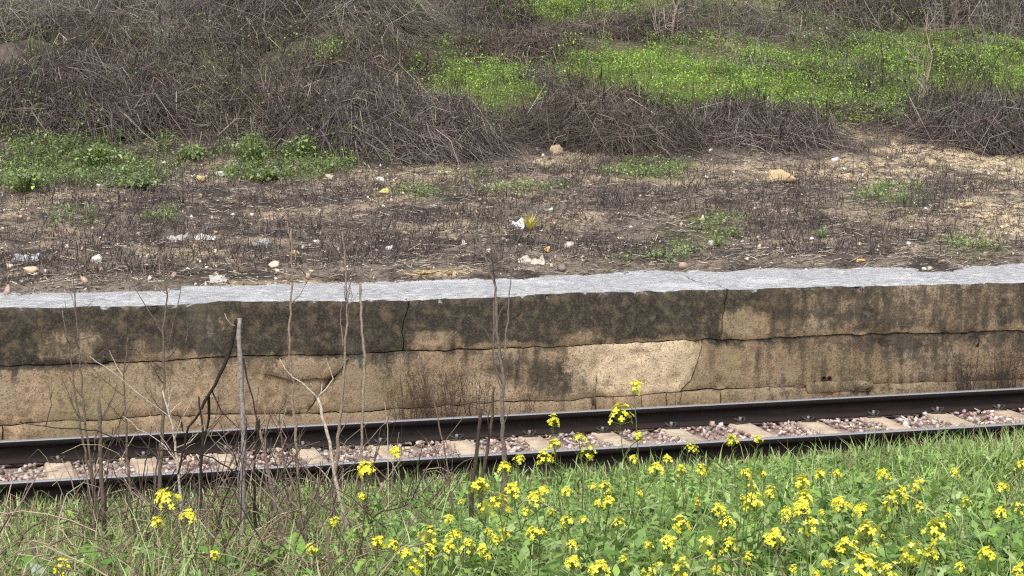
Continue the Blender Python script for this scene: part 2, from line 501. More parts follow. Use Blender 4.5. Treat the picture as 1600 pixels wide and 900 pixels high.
for i, x in enumerate(SLEEPER_X):
    so = tchild('sleeper', sl_me, M['sleeper'], (x + rng.normal(0, .008), .75, -.166 + rng.normal(0, .004)))
    so.rotation_euler = (0, 0, rng.normal(0, .006))
    for yy, sg in ((1.5 - .085 - .75, -1), (1.5 + .085 - .75, 1), (.085 - .75, 1), (-.085 - .75, -1)):
        co_ = link('clip', cl_me, M['clip'], so, (0, yy, .001))
        co_.rotation_euler = (0, 0, (0 if sg < 0 else math.pi) + rng.normal(0, .15)); co_.scale = (.8, .8, .75 + rng.uniform(-.1, .1))

# ballast
BPAL = np.array([lin(194, 174, 163), lin(180, 157, 147), lin(200, 185, 175), lin(162, 140, 131), lin(174, 162, 154), lin(148, 137, 130), lin(200, 188, 178), lin(136, 112, 104), lin(178, 152, 141), lin(128, 118, 114)])
ballast = tag(empty('ballast', (0, .75, -.33)), kind='structure')
def gen_ballast():
    n = 13000
    X = rng.uniform(-6.2, 6.2, n); Y = rng.uniform(-.2, 2.35, n)
    nearest = np.abs((X / .6) - np.round(X / .6)) * .6
    onsl = (nearest < .108) & (Y > -.5) & (Y < 2.0)
    keep = ~onsl & (np.abs(Y) > .075) & (np.abs(Y - 1.5) > .075)
    X, Y = X[keep], Y[keep]; n = len(X)
    R = rng.uniform(.019, .036, n) * (1 + .35 * (rng.random(n) < .1))
    mid = (Y > 0) & (Y < 1.5)
    Z = np.where(mid, -.176, -.2) + rng.uniform(-.02, .016, n) + (fbm(X * 3, Y * 3, 13) - .5) * .03
    Z = Z - .25 * np.clip(-.45 - Y, 0, 1) - .2 * np.clip(Y - 1.95, 0, 1)
    k = rng.integers(0, 10, n); RM = rand_rot(n) * np.array([1, 1, 1]); C = pick(BPAL, n, .14)
    px, py, dep = proj(np.stack([X, Y, Z], -1))
    vis = np.where(mid & (px > 0) & (px < 1600) & (Z > -.192) & (R > .024))[0]
    size = R[vis] / dep[vis]
    single = set(vis[np.argsort(-size)[:300]].tolist())
    mb = MB()
    bed = box_v(-60, 60, -.45, 1.98, -.33, -.2); mb.add(*bed, lin(166, 146, 136))
    lib = []
    for i in range(n):
        V, T = ROCKS[k[i]]
        if i in single: continue
        mb.add(V @ RM[i].T * R[i] * [1.1, 1.1, .8] + (X[i], Y[i] - .75, Z[i] + .33) if True else 0, T, C[i])
    # the bed box was given in world coordinates: shift it
    mb.v[0] = mb.v[0] - np.array([0, .75, -.33])
    tag(mb.build('stone_bed', M['stone'], ballast), kind='stuff')
    tints = []
    for kk in range(10):
        for cc in range(6):
            tints.append(MB().add(ROCKS[kk][0], ROCKS[kk][1], BPAL[(cc * 3 + kk) % len(BPAL)] * rng.uniform(.85, 1.1)).mesh('ballast_stone'))
    from mathutils import Matrix
    for i in single:
        o = link('ballast_stone', tints[int(k[i]) * 6 + int(rng.integers(6))], M['stone'], ballast, (X[i], Y[i] - .75, Z[i] + .33))
        o.rotation_euler = Matrix(RM[i].tolist()).to_euler(); o.scale = (R[i],) * 3
gen_ballast()

# ------------------------------------------------------------------ platform wall
m, N, L, b, out = new_mat('weathered_stone')
co = nd(N, 'ShaderNodeTexCoord').outputs['Object']
geo = nd(N, 'ShaderNodeNewGeometry'); sx = N.new('ShaderNodeSeparateXYZ'); L.new(geo.outputs['True Normal'], sx.inputs[0])
at = nd(N, 'ShaderNodeAttribute', attribute_name='Col'); sa = N.new('ShaderNodeSeparateColor'); L.new(at.outputs['Color'], sa.inputs[0])
stain, pale, moss = sa.outputs[0], sa.outputs[1], sa.outputs[2]
nA = noise_n(N, L, co, 2.2, 6, .6); nB = noise_n(N, L, co, 11, 6, .65); nC = noise_n(N, L, co, 55, 5, .7); nD = noise_n(N, L, co, 160, 3, .7)
mpv = N.new('ShaderNodeMapping'); mpv.inputs['Scale'].default_value = (3.2, 3.2, .55); L.new(co, mpv.inputs[0])
nV = noise_n(N, L, mpv.outputs[0], 3.0, 5, .6)
och = mix_c(N, L, ramp(N, L, nB, .34, .66), lin(120, 102, 81), lin(172, 149, 121))
och = mix_c(N, L, ramp(N, L, nA, .42, .62), och, lin(148, 131, 109))
och = mix_c(N, L, math_n(N, L, 'MULTIPLY', ramp(N, L, nV, .52, .72), .55), och, lin(100, 86, 68))
och = mix_c(N, L, math_n(N, L, 'MULTIPLY', pale, ramp(N, L, nB, .2, .6)), och, lin(206, 187, 156))
och = mix_c(N, L, math_n(N, L, 'MULTIPLY', ramp(N, L, nC, .53, .64), .8), och, lin(88, 72, 55))
och = mix_c(N, L, math_n(N, L, 'MULTIPLY', ramp(N, L, nD, .62, .72), .5), och, lin(212, 190, 156))
och = mix_c(N, L, math_n(N, L, 'MULTIPLY', moss, ramp(N, L, nB, .4, .65)), och, lin(112, 112, 66))
sfac = math_n(N, L, 'ADD', stain, math_n(N, L, 'MULTIPLY', math_n(N, L, 'SUBTRACT', nB, .5), 1.5))
sfac = math_n(N, L, 'ADD', sfac, math_n(N, L, 'MULTIPLY', math_n(N, L, 'SUBTRACT', nV, .5), .9))
sfac = math_n(N, L, 'ADD', sfac, math_n(N, L, 'MULTIPLY', math_n(N, L, 'SUBTRACT', nC, .5), .9))
blk = mix_c(N, L, ramp(N, L, nC, .45, .66), lin(36, 35, 32), lin(78, 75, 69))
blk = mix_c(N, L, math_n(N, L, 'MULTIPLY', ramp(N, L, nB, .46, .66), .8), blk, lin(98, 86, 70))
blk = mix_c(N, L, math_n(N, L, 'MULTIPLY', ramp(N, L, nV, .55, .75), .5), blk, lin(38, 37, 34))
blk = mix_c(N, L, math_n(N, L, 'MULTIPLY', ramp(N, L, nA, .55, .7), .45), blk, lin(86, 82, 74))
blk = mix_c(N, L, math_n(N, L, 'MULTIPLY', ramp(N, L, nD, .6, .72), .45), blk, lin(150, 146, 138))
face = mix_c(N, L, math_n(N, L, 'MULTIPLY', ramp(N, L, sfac, .28, .72), .93), och, blk)
mpt = N.new('ShaderNodeMapping'); mpt.inputs['Scale'].default_value = (.55, 1.4, 1); L.new(co, mpt.inputs[0])
nT = noise_n(N, L, mpt.outputs[0], 17, 7, .75); nU = noise_n(N, L, co, 4, 5, .6)
topc = mix_c(N, L, ramp(N, L, nT, .36, .66), lin(132, 133, 135), lin(196, 197, 198))
topc = mix_c(N, L, math_n(N, L, 'MULTIPLY', ramp(N, L, nU, .55, .75), .6), topc, lin(176, 168, 156))
topc = mix_c(N, L, math_n(N, L, 'MULTIPLY', ramp(N, L, nC, .56, .68), .7), topc, lin(112, 108, 104))
topc = mix_c(N, L, math_n(N, L, 'MULTIPLY', ramp(N, L, noise_n(N, L, co, 1.3, 6, .7), .5, .68), .55), topc, lin(206, 207, 208))
topc = mix_c(N, L, math_n(N, L, 'MULTIPLY', ramp(N, L, noise_n(N, L, co, 6.5, 7, .75), .58, .7), .75), topc, lin(134, 122, 108))
spw = N.new('ShaderNodeSeparateXYZ'); L.new(co, spw.inputs[0])
tf = math_n(N, L, 'ADD', sx.outputs['Z'], math_n(N, L, 'MULTIPLY', math_n(N, L, 'SUBTRACT', nB, .5), .5))
L.new(mix_c(N, L, math_n(N, L, 'MULTIPLY', ramp(N, L, tf, .5, .72), ramp(N, L, spw.outputs['Z'], .7, .76)), face, topc), b.inputs['Base Color'])
b.inputs['Roughness'].default_value = .93; b.inputs['Specular IOR Level'].default_value = .2
hsum = math_n(N, L, 'ADD', nB, math_n(N, L, 'MULTIPLY', nC, .7)); hsum = math_n(N, L, 'ADD', hsum, math_n(N, L, 'MULTIPLY', nD, .3))
bn = nd(N, 'ShaderNodeBump', Strength=.7, Distance=.018); L.new(hsum, bn.inputs['Height']); L.new(bn.outputs[0], b.inputs['Normal'])
M['wall'] = m

WALL_RZ = math.atan2(WE[1], WE[0])
wall = tag(empty('platform_wall', (W0[0], W0[1], 0), WALL_RZ), 'old low platform wall of cracked stone blocks, stained black below its pale grey top', 'wall', kind='thing')

def jag(pts, step=.035, amp=.008, seed=0):
    P = np.array(pts, float); d = np.concatenate([[0], np.cumsum(np.linalg.norm(np.diff(P, axis=0), axis=1))])
    t = np.linspace(0, d[-1], max(2, int(d[-1] / step) + 1))
    Q = np.stack([np.interp(t, d, P[:, i]) for i in range(2)], -1)
    Q[1:-1] += (np.stack([vnoise(t * 9, t * 0 + seed), vnoise(t * 9, t * 0 + seed + 50)], -1)[1:-1] - .5) * amp * 3
    Q[1:-1] += np.random.default_rng(seed).normal(0, amp * .25, Q[1:-1].shape)
    return Q
wp = lambda L_: [wall_px(x, y) for x, y in L_]
EXT_L, EXT_R = -11.0, 13.0
TOPL = wp([(0, 480), (100, 479), (250, 476), (300, 473), (400, 470), (530, 469), (640, 469), (700, 466), (790, 464), (850, 458), (960, 456), (1050, 454), (1140, 452), (1250, 449), (1400, 446), (1600, 441)])
JOINT = wp([(0, 573), (110, 568), (200, 567), (290, 562), (400, 555), (530, 555), (630, 549), (760, 545), (900, 541), (1130, 530), (1200, 529), (1400, 520), (1600, 517)])
LOW = wp([(0, 665), (130, 658), (250, 650), (550, 645), (790, 628), (870, 627), (960, 620), (1060, 612), (1100, 609), (1260, 605)]) + [(4.9, -.08)]
def extend(P): return [(EXT_L, P[0][1])] + list(P) + [(EXT_R, P[-1][1])]
TOPL, JOINT, LOW = jag(extend(TOPL), .03, .005, 3), jag(extend(JOINT), .03, .007, 4), jag(extend(LOW), .03, .007, 5)
TOPL = TOPL[np.argsort(TOPL[:, 0])]; JOINT = JOINT[np.argsort(JOINT[:, 0])]; LOW = LOW[np.argsort(LOW[:, 0])]
BASE = np.array([(EXT_L, -.42), (EXT_R, -.42)])

STAIN = [(850, 585, 90, 34, .75), (640, 575, 60, 30, .3), (1345, 560, 50, 60, .45), (1500, 570, 90, 60, .5), (1400, 555, 40, 40, .35), (590, 590, 40, 40, .25), (30, 585, 60, 25, .35), (700, 655, 110, 40, .2)]
CLEAN = [(680, 532, 45, 16, .55), (1168, 508, 32, 24, .65), (1270, 512, 80, 18, .3), (1290, 475, 60, 16, .25), (105, 540, 60, 30, .45), (240, 545, 40, 18, .35), (340, 510, 30, 24, .3), (790, 540, 40, 8, .5), (910, 528, 40, 14, .5), (1500, 480, 90, 50, .2), (1440, 470, 60, 40, .25), (365, 500, 12, 14, .5), (950, 535, 60, 8, .4)]
PALE = [(1015, 572, 95, 46, 1.6), (950, 560, 50, 30, .8), (60, 620, 120, 50, .45), (760, 610, 60, 22, .4), (250, 600, 120, 40, .35)]
PALE_ON = [0.0]
def wall_cols(U_, Z_):
    P = np.stack([W0[0] + U_ * WE[0], W0[1] + U_ * WE[1], Z_], -1)
    px, py, _ = proj(P)
    wob = (fbm(U_ * 5, Z_ * 5, 23) - .5) * 2.2
    def blob(Ls):
        o = np.zeros(len(U_))
        for cx, cy, a, b_, k_ in Ls:
            o = np.maximum(o, k_ * sstep(2.0, .0, ((px - cx) / a) ** 2 + ((py - cy) / b_) ** 2 + wob))
        return o
    j = np.interp(U_, JOINT[:, 0], JOINT[:, 1])
    st = .2 + .74 * sstep(-.06, .06, Z_ - j + (fbm(U_ * 3, Z_ * 2, 29) - .5) * .16) + .3 * sstep(-.22, .0, Z_ - j + (fbm(U_ * 2.2, Z_ * .6, 39) - .5) * .3) * (Z_ < j)
    st = st - .15 * sstep(1.2, 2.2, U_) * (Z_ > j) + .24 * sstep(1.6, 3.0, U_) * (Z_ <= j)
    st = np.clip(np.maximum(st - blob(CLEAN), blob(STAIN)), 0, 1)
    st = np.maximum(st, .25 * sstep(.62, .75, fbm(U_ * 6, Z_ * .6, 33)))
    mo = .55 * sstep(.5, .7, fbm(U_ * 1.2, Z_ * 1.2, 37))
    pl = blob(PALE); pl = pl * PALE_ON[0]
    return np.stack([np.clip(st - .5 * pl, 0, 1), np.clip(pl, 0, 1), mo], -1)

def cut(P, u0, u1):                                    # the run of a joint line between two stations
    z0, z1 = np.interp([u0, u1], P[:, 0], P[:, 1])
    mid = P[(P[:, 0] > u0 + .008) & (P[:, 0] < u1 - .008)]
    return np.concatenate([[(u0, z0)], mid, [(u1, z1)]])

def face_block(name, loop, proud=0.0, depth=.3, grid=.04, gap=.0042, top=None, rel=.012):
    """a block: worn front face inside a loop (counter-clockwise), sides running back; top = depth of a walked-on top"""
    Lp = np.array(loop, float); n = len(Lp)
    area = .5 * np.sum(Lp[:, 0] * np.roll(Lp[:, 1], -1) - np.roll(Lp[:, 0], -1) * Lp[:, 1])
    if area < 0: Lp = Lp[::-1]
    tan = norm(np.roll(Lp, -1, 0) - np.roll(Lp, 1, 0)); inn = np.stack([-tan[:, 1], tan[:, 0]], -1)
    Lp = Lp + inn * (gap * (.15 + 1.9 * fbm(Lp[:, 0] * 4, Lp[:, 1] * 4, 101)) * (1 - .6 * sstep(1.8, 2.6, Lp[:, 0])))[:, None]
    lo, hi = Lp.min(0), Lp.max(0)
    gx, gz = np.meshgrid(np.arange(lo[0], hi[0], grid), np.arange(lo[1], hi[1], grid), indexing='ij')
    G = np.stack([gx.ravel(), gz.ravel()], -1) + rng.uniform(-.012, .012, (gx.size, 2))
    # inside and clear of the edge
    x, y = G[:, 0:1], G[:, 1:2]; x0, y0 = Lp[:, 0], Lp[:, 1]; x1, y1 = np.roll(x0, -1), np.roll(y0, -1)
    ins = np.zeros(len(G), bool)
    for a in range(0, len(G), 4000):
        xa, ya = x[a:a + 4000], y[a:a + 4000]
        cr = ((y0 > ya) != (y1 > ya)) & (xa < (x1 - x0) * (ya - y0) / np.where(y1 == y0, 1e-9, y1 - y0) + x0)
        ins[a:a + 4000] = cr.sum(1) % 2 == 1
        dmin = np.sqrt((xa - x0) ** 2 + (ya - y0) ** 2).min(1)
        ins[a:a + 4000] &= dmin > .02
    G = G[ins]
    pts = [Vector(p) for p in np.concatenate([Lp, G])]
    vs, es, fs, ov, oe, of = delaunay_2d_cdt(pts, [(i, (i + 1) % n) for i in range(n)], [], 1, 1e-6)
    V2 = np.array([v[:] for v in vs]); Fs = np.array([f for f in fs if len(f) == 3])
    edge = np.array([any(q < n for q in o) for o in ov])
    y = (fbm(V2[:, 0] * 4, V2[:, 1] * 4, 43) - .5) * rel * 2.2 + (fbm(V2[:, 0] * 14, V2[:, 1] * 14, 47) - .5) * rel - proud
    y = np.where(edge, y + .014, y) + .03 * sstep(.66, .8, fbm(V2[:, 0] * 7, V2[:, 1] * 7, 103))
    V = np.stack([V2[:, 0], y, V2[:, 1]], -1)
    mb = MB(); mb.add(V, Fs, wall_cols(V2[:, 0], V2[:, 1]))
    # sides
    yb = (fbm(Lp[:, 0] * 4, Lp[:, 1] * 4, 43) - .5) * rel * 2.2 + (fbm(Lp[:, 0] * 14, Lp[:, 1] * 14, 47) - .5) * rel - proud + .014
    A = np.stack([Lp[:, 0], yb, Lp[:, 1]], -1); B = A.copy(); B[:, 1] = depth
    i = np.arange(n); keep = np.ones(n, bool)
    cc = wall_cols(Lp[:, 0], Lp[:, 1])
    if top is not None:
        tp = (Lp[:, 1] > np.interp(Lp[:, 0], TOPL[:, 0], TOPL[:, 1]) - .03)
        keep = ~(tp & np.roll(tp, -1))
        row = Lp[tp]; ry = yb[tp]; o = np.argsort(row[:, 0]); row, ry = row[o], ry[o]
        # no overhang when sorted: nudge equal stations
        ss = np.concatenate([[0, .03, .07], np.arange(.12, 1.75, .055)])
        R_ = []
        for k_, s_ in enumerate(ss):
            w = sstep(0, .35, s_)
            z = row[:, 1] * (1 - w) + ZC * w
            if k_ > 0: z = z + .006 + (fbm(row[:, 0] * 2.6, s_ * 2.6 + 0 * row[:, 0], 53, 6) - .5) * .05 - .016 * sstep(.6, .75, fbm(row[:, 0] * 5, s_ * 5 + 0 * row[:, 0], 57))
            R_.append(np.stack([row[:, 0], ry + s_, z], -1))
        R_ = np.array(R_); idx = np.arange(R_.shape[0] * R_.shape[1]).reshape(R_.shape[:2])
        Q = np.stack([idx[:-1, :-1], idx[:-1, 1:], idx[1:, 1:], idx[1:, :-1]], -1).reshape(-1, 4)
        mb.add(R_, Q, np.tile([.8, 0, 0], (R_.shape[0] * R_.shape[1], 1)))
        # end faces under the top, where a joint shows
        for e_ in (0, -1):
            T_ = R_[:, e_]; D_ = T_.copy(); D_[:, 2] = ZC - .5
            ii = np.arange(len(ss) - 1); kk = len(ss)
            mb.add(np.concatenate([T_, D_]), np.stack([ii, ii + 1, kk + ii + 1, kk + ii], -1), np.tile([.8, 0, 0], (2 * kk, 1)))
    j = (i + 1) % n
    Q = np.stack([i, i + n, j + n, j], -1)[keep]
    mb.add(np.concatenate([A, B]), Q, np.concatenate([cc, cc]))
    return mb.build(name, M['wall'], wall)

def vline(pxs, seed, amp=.01):
    return jag(wp(pxs), .025, amp, seed)
def ring(bot, right, topp, left):
    """joins bottom (left to right), right (upward), top (right to left), left (downward)"""
    return np.concatenate([bot, right[1:-1], topp[::-1], left[::-1][1:-1]])
def between(Plo, Phi, vl, vr):
    """block between two course lines and two upright joints given bottom to top as polylines"""
    bot = cut(Plo, vl[0][0], vr[0][0]); top_ = cut(Phi, vl[-1][0], vr[-1][0])
    return ring(bot, np.array(vr), top_, np.array(vl))
def upright(u): return lambda lo, hi: np.array([(u, np.interp(u, lo[:, 0], lo[:, 1])), (u, np.interp(u, hi[:, 0], hi[:, 1]))])
UL, UR = upright(EXT_L + .1), upright(EXT_R - .1)
v1 = vline([(628, 549), (634, 535), (629, 518), (632, 500), (640, 478), (641, 469)], 61)
v2 = vline([(1118, 531), (1128, 522), (1131, 500), (1137, 470), (1137, 452)], 62)
va = jag([(-6.6, .352), (-6.58, .828)], .03, .012, 68); vb = jag([(6.9, .362), (6.92, .809)], .03, .012, 69)
for k_, (a, b_) in enumerate([(UL(JOINT, TOPL), va), (va, v1), (v1, v2), (v2, vb), (vb, UR(JOINT, TOPL))]):
    face_block('stone_block', between(JOINT, TOPL, a, b_), top=True, proud=(.0, .004, -.004, .006, 0)[k_])
w1 = vline([(478, 648), (500, 612), (528, 585), (545, 556)], 63)
w2 = vline([(1062, 612), (1082, 592), (1088, 570), (1097, 533)], 64)
for k_, (a, b_) in enumerate([(UL(LOW, JOINT), w1), (w1, w2), (w2, UR(LOW, JOINT))]):
    PALE_ON[0] = (.35, 1.0, .0)[k_]
    face_block('stone_block', between(LOW, JOINT, a, b_), proud=(-.006, .0, -.014)[k_])
PALE_ON[0] = 0.0
us_ = [EXT_L + .1, -6.2, -4.1, -2.65, -.2, .9, 1.28, 1.5, 2.0, 3.4, 5.5, 8.2, EXT_R - .1]
ups_ = [jag([(u, -.42), (u + rng.normal(0, .03), float(np.interp(u, LOW[:, 0], LOW[:, 1])))], .03, .008, int(abs(u) * 10) + 70) for u in us_]
for a, b_ in zip(ups_[:-1], ups_[1:]):
    face_block('footing_block', between(BASE, LOW, a, b_), proud=rng.uniform(.0, .02))
# broken slab of facing and a later mortar patch
fr = face_block('broken_facing', jag(wp([(411, 559), (410, 584), (432, 587), (458, 594), (490, 592), (518, 588), (534, 574), (546, 557), (480, 558), (411, 559)]), .03, .006, 65)[:-1], proud=.035, depth=.0, gap=0)
fr['label'] = 'loose broken slab of facing stone'
mp_ = face_block('mortar_patch', jag(wp([(1258, 598), (1262, 614), (1358, 609), (1365, 597), (1340, 595), (1290, 596), (1258, 598)]), .03, .004, 66)[:-1], proud=.03, depth=0, gap=0, rel=.004)
# core behind the joints
mb = MB(); mb.add(*box_v(EXT_L + .2, EXT_R - .2, .045, .28, -.45, ZC - .035), lin(62, 52, 42))
mb.build('wall_core', M['soil'], wall)
# two weep holes: short rings, a dark-coloured disc stands for the shade inside
for px in (1286, 1295):
    u, z = wall_px(px, 591)
    an = np.arange(10) * 2 * math.pi / 10
    V = np.concatenate([np.stack([r * np.cos(an), np.full(10, y), r * np.sin(an)], -1) for r, y in ((.02, .0), (.024, -.018), (.017, -.02), (.016, .01))])
    i = np.arange(10); j = (i + 1) % 10
    mb = MB(); mb.add(V + (u, -.0, z), np.concatenate([np.stack([a * 10 + i, a * 10 + j, a * 10 + 10 + j, a * 10 + 10 + i], -1) for a in range(3)]), lin(60, 48, 38))
    mb.f.append(np.array([np.arange(30, 40)])); mb.build('weep_hole', M['bark'], wall)

# ------------------------------------------------------------------ hillside: dead bramble mounds
BRUSH = np.array([lin(106, 97, 95), lin(88, 80, 79), lin(126, 117, 114), lin(74, 66, 65), lin(98, 87, 83), lin(140, 131, 126), lin(64, 57, 56), lin(112, 101, 102)])
REDDISH = np.array([lin(104, 95, 89), lin(89, 80, 75), lin(120, 110, 102), lin(72, 65, 62), lin(138, 127, 118), lin(98, 87, 80)])
GREYISH = np.array([lin(126, 119, 112), lin(106, 100, 95), lin(148, 141, 132), lin(86, 80, 77), lin(98, 93, 90)])

hills = []
def mound(px, py, wpx, hpx, n, label, pal=BRUSH, ry=None, length=(.35, 1.0), flow=None, arch=.1, rad=.0031, cat='bramble', name='bramble_mound', upright_=0.0, core=True, leafy=0):
    p0 = at_ground(px, py)
    dep = float((p0 - CAM) @ FWD)
    rx = wpx * dep / F_PX
    ry = ry or min(1.6, max(.5, rx * .75))
    h = hpx * dep / F_PX * .56; hills.append(None)
    ex, ey = RGT[:2], np.array([math.sin(YAW), math.cos(YAW)])
    c0 = p0[:2] + ey * ry * .9
    seed = int(px * 7 + py)
    def shape(a, b):
        r2 = np.clip(1 - a * a - b * b + (fbm(a * rx * 1.7 + seed, b * ry * 1.7, 5) - .5) * 1.1 * np.clip(a * a + b * b, 0, 1), 0, 1)
        return h * r2 ** .8 * (.05 + 1.8 * fbm(a * rx * 1.9 + seed, b * ry * 1.9, 3))
    def surf(a, b):
        x = c0[0] + a * rx * ex[0] + b * ry * ey[0]; y = c0[1] + a * rx * ex[1] + b * ry * ey[1]
        hh = shape(a, b)
        return x, y, terrain(x, y) + hh
    def bump(X, Y):
        dx, dy = X - c0[0], Y - c0[1]
        a = (dx * ex[0] + dy * ex[1]) / rx; b = (dx * ey[0] + dy * ey[1]) / ry
        return shape(a, b) * (a * a + b * b < 1)
    hills[-1] = bump
    n = int(n * 1.3)
    root = tag(empty(name, (c0[0], c0[1], float(terrain(c0[0], c0[1])))), label, cat, 'dead brush on the hillside')
    org = np.array(root.location)
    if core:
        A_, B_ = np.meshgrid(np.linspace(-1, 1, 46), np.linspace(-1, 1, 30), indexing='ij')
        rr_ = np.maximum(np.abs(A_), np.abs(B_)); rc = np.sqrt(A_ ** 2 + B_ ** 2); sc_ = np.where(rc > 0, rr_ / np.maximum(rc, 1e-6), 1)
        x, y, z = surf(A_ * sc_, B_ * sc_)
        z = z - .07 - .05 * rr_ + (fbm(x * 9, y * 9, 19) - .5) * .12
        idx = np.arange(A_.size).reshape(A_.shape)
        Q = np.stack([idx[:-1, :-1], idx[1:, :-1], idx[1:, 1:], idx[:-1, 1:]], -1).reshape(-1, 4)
        MB().add(np.stack([x, y, z], -1) - org, Q, lerp(lin(46, 41, 38) * np.ones(3), lin(74, 67, 60), sstep(.4, .65, fbm(x * 6, y * 6, 77))).reshape(-1, 3)).build('shaded_litter_core', M['soil'], root, True)  # dead-litter body, its colour darkened to stand for shade between the twigs
    # twigs: arching stems following the mound, over one another
    K = 3
    rr_ = np.sqrt(rng.uniform(0, 1, n)); th = rng.uniform(0, 2 * np.pi, n)
    a0, b0 = rr_ * np.cos(th), rr_ * np.sin(th)
    k_ = in_view(*surf(a0, b0)); a0, b0 = a0[k_], b0[k_]; n = len(a0)
    ln = rng.uniform(*length, n) * rng.choice([.18, .25, .35, .55, .8, 1.2], n)
    dirn = np.where(rng.random(n) < .18, np.arctan2(b0 * ry, a0 * rx) + rng.normal(0, .9, n), np.where(rng.random(n) < .5, 0, np.pi) + rng.normal(0, .55, n))
    ax0, by0 = a0 * rx + seed, b0 * ry
    if flow is not None:
        dirn = np.where(rng.random(n) < .42, flow + rng.normal(0, .45, n) + 2.5 * (fbm(ax0 * 1.3, by0 * 1.3, seed) - .5), dirn)
    bend = rng.normal(0, 1.1, n)
    hi_ = rng.random(n) < .025; bend = np.where(hi_, bend * .15, bend)
    off = rng.uniform(-.05, .05, n) + rng.exponential(.03, n); ar = rng.exponential(arch, n)
    t = np.linspace(0, 1, K); P = np.zeros((n, K, 3))
    ax, by = a0 * rx, b0 * ry
    lift = np.where(rng.random(n) < upright_ + .02, rng.uniform(.3, .9, n), 0)
    for k_ in range(K):
        if k_:
            st = ln / (K - 1) * np.where(lift > 0, .35, 1)
            ang = dirn + bend * t[k_]
            ax = ax + np.cos(ang) * st + rng.normal(0, .012, n); by = by + np.sin(ang) * st + rng.normal(0, .012, n)
        x, y, z = surf(ax / rx, by / ry)
        P[:, k_] = np.stack([x, y, z + off + ar * np.sin(np.pi * min(1, .15 + .85 * t[k_])) + lift * t[k_] * ln + rng.normal(0, .012, n)], -1)
    r0 = rad * rng.lognormal(0, .5, n)
    R_ = r0[:, None] * np.linspace(1.1, .55, K)
    tone = (.2 + 1.5 * fbm(ax0 * 1.6, by0 * 1.6, seed + 1))[:, None]
    cl = pick(pal, n, .22) * tone * np.array([.95, .95, .89])
    cl[hi_] = pick(np.array([lin(176, 164, 150), lin(160, 146, 134)]), int(hi_.sum()), .1); R_ = np.where(hi_[:, None], R_ * 1.05, R_)
    v, q, c = tubes(P - org, R_, 3, np.clip(cl, 0.004, .9))
    MB().add(v, q, c).build('stems', M['twig'], root)['kind'] = 'stuff'
    return root

MOUNDS = [
 # px, py(base), half width, height, twigs, label, kwargs
 (90, 226, 200, 100, 4200, 'grey tangle of dead bramble at the left edge above green weeds', dict(flow=-.35, length=(.5, 1.3))),
 (330, 222, 200, 84, 3800, 'dead bramble tangle behind the leafy weeds on the left', dict(pal=REDDISH, flow=-.4)),
 (585, 250, 215, 112, 6200, 'largest dark bramble mound, humped over the bare ground left of centre', dict(flow=-.5, length=(.4, 1.0))),
 (950, 240, 160, 74, 4200, 'rounded brown bramble mound below the bright green patch at centre', dict(pal=REDDISH)),
 (1200, 236, 115, 60, 3300, 'low dark bramble mound right of centre, below the green slope', dict()),
 (1590, 240, 150, 80, 3900, 'dark bramble mound with arching canes at the right edge', dict(flow=.3, length=(.6, 1.3), arch=.16)),
 (1370, 212, 80, 26, 700, 'sparse bramble scrub between the two right-hand mounds', dict(core=False)),
 (815, 106, 100, 34, 2000, 'reddish-brown bramble strip just above the left bright green patch', dict(pal=REDDISH)),
 (985, 64, 120, 38, 2400, 'reddish-brown bramble band near the top, right of centre', dict(pal=REDDISH)),
 (470, 62, 270, 100, 5200, 'long grey bramble bank along the top left of the hillside', dict(flow=-.25, length=(.6, 1.6), pal=GREYISH)),
 (100, 66, 190, 80, 3000, 'grey bramble heap in the top left corner', dict(flow=.4, length=(.6, 1.5), pal=GREYISH)),
 (250, 140, 220, 80, 3400, 'reddish bramble tangle on the upper left slope', dict(pal=REDDISH, flow=-.45)),
 (560, 130, 130, 60, 2000, 'bramble tangle behind the largest mound', dict(pal=REDDISH, flow=-.3)),
 (1130, 52, 100, 44, 1000, 'thin grey bramble scrub near the top behind the green slope', dict(pal=GREYISH, core=False, upright_=.2)),
 (1180, 120, 70, 26, 420, 'thin dead canes strewn across the middle of the green slope', dict(pal=GREYISH, core=False, upright_=.1)),
 (1330, 150, 90, 34, 600, 'dark dead canes standing in the lower green slope on the right', dict(core=False, upright_=.35)),
 (1500, 130, 110, 34, 600, 'scattered dead canes over the green slope near the right edge', dict(core=False, upright_=.3)),
 (860, 150, 60, 26, 400, 'few dead canes between the two bright green patches', dict(core=False)),
 (1260, 92, 120, 34, 900, 'fine grey bramble lying over the green slope', dict(pal=GREYISH, core=False)),
 (1380, 60, 150, 75, 2400, 'upright grey thicket at the top right', dict(pal=GREYISH, upright_=.45, length=(.5, 1.2))),
 (1580, 72, 150, 80, 2800, 'upright grey thicket in the top right corner', dict(pal=GREYISH, upright_=.6, length=(.6, 1.4))),
 (1460, 196, 60, 40, 800, 'dark dead scrub at the lower edge of the right green slope', dict(upright_=.2)),
 (760, 60, 90, 44, 1300, 'dark dead scrub left of the topmost green patch', dict(upright_=.15)),
 (1230, 4, 160, 60, 1600, 'pale grey brush at the top edge behind the thicket', dict(pal=GREYISH, upright_=.3)),
 (900, -18, 220, 40, 1400, 'brush along the top edge above the green strip', dict(pal=GREYISH)),
 (250, -30, 400, 70, 4200, 'farthest brush bank along the top left edge', dict(pal=GREYISH, length=(.7, 1.8))),
 (700, -40, 260, 60, 2400, 'farthest brush bank along the top edge at centre', dict(pal=GREYISH, length=(.7, 1.8))),
 (1450, -40, 330, 80, 3400, 'farthest brush bank along the top right edge', dict(pal=GREYISH, length=(.7, 1.8), upright_=.3)),
]
for a in MOUNDS: mound(*a[:6], **a[6])

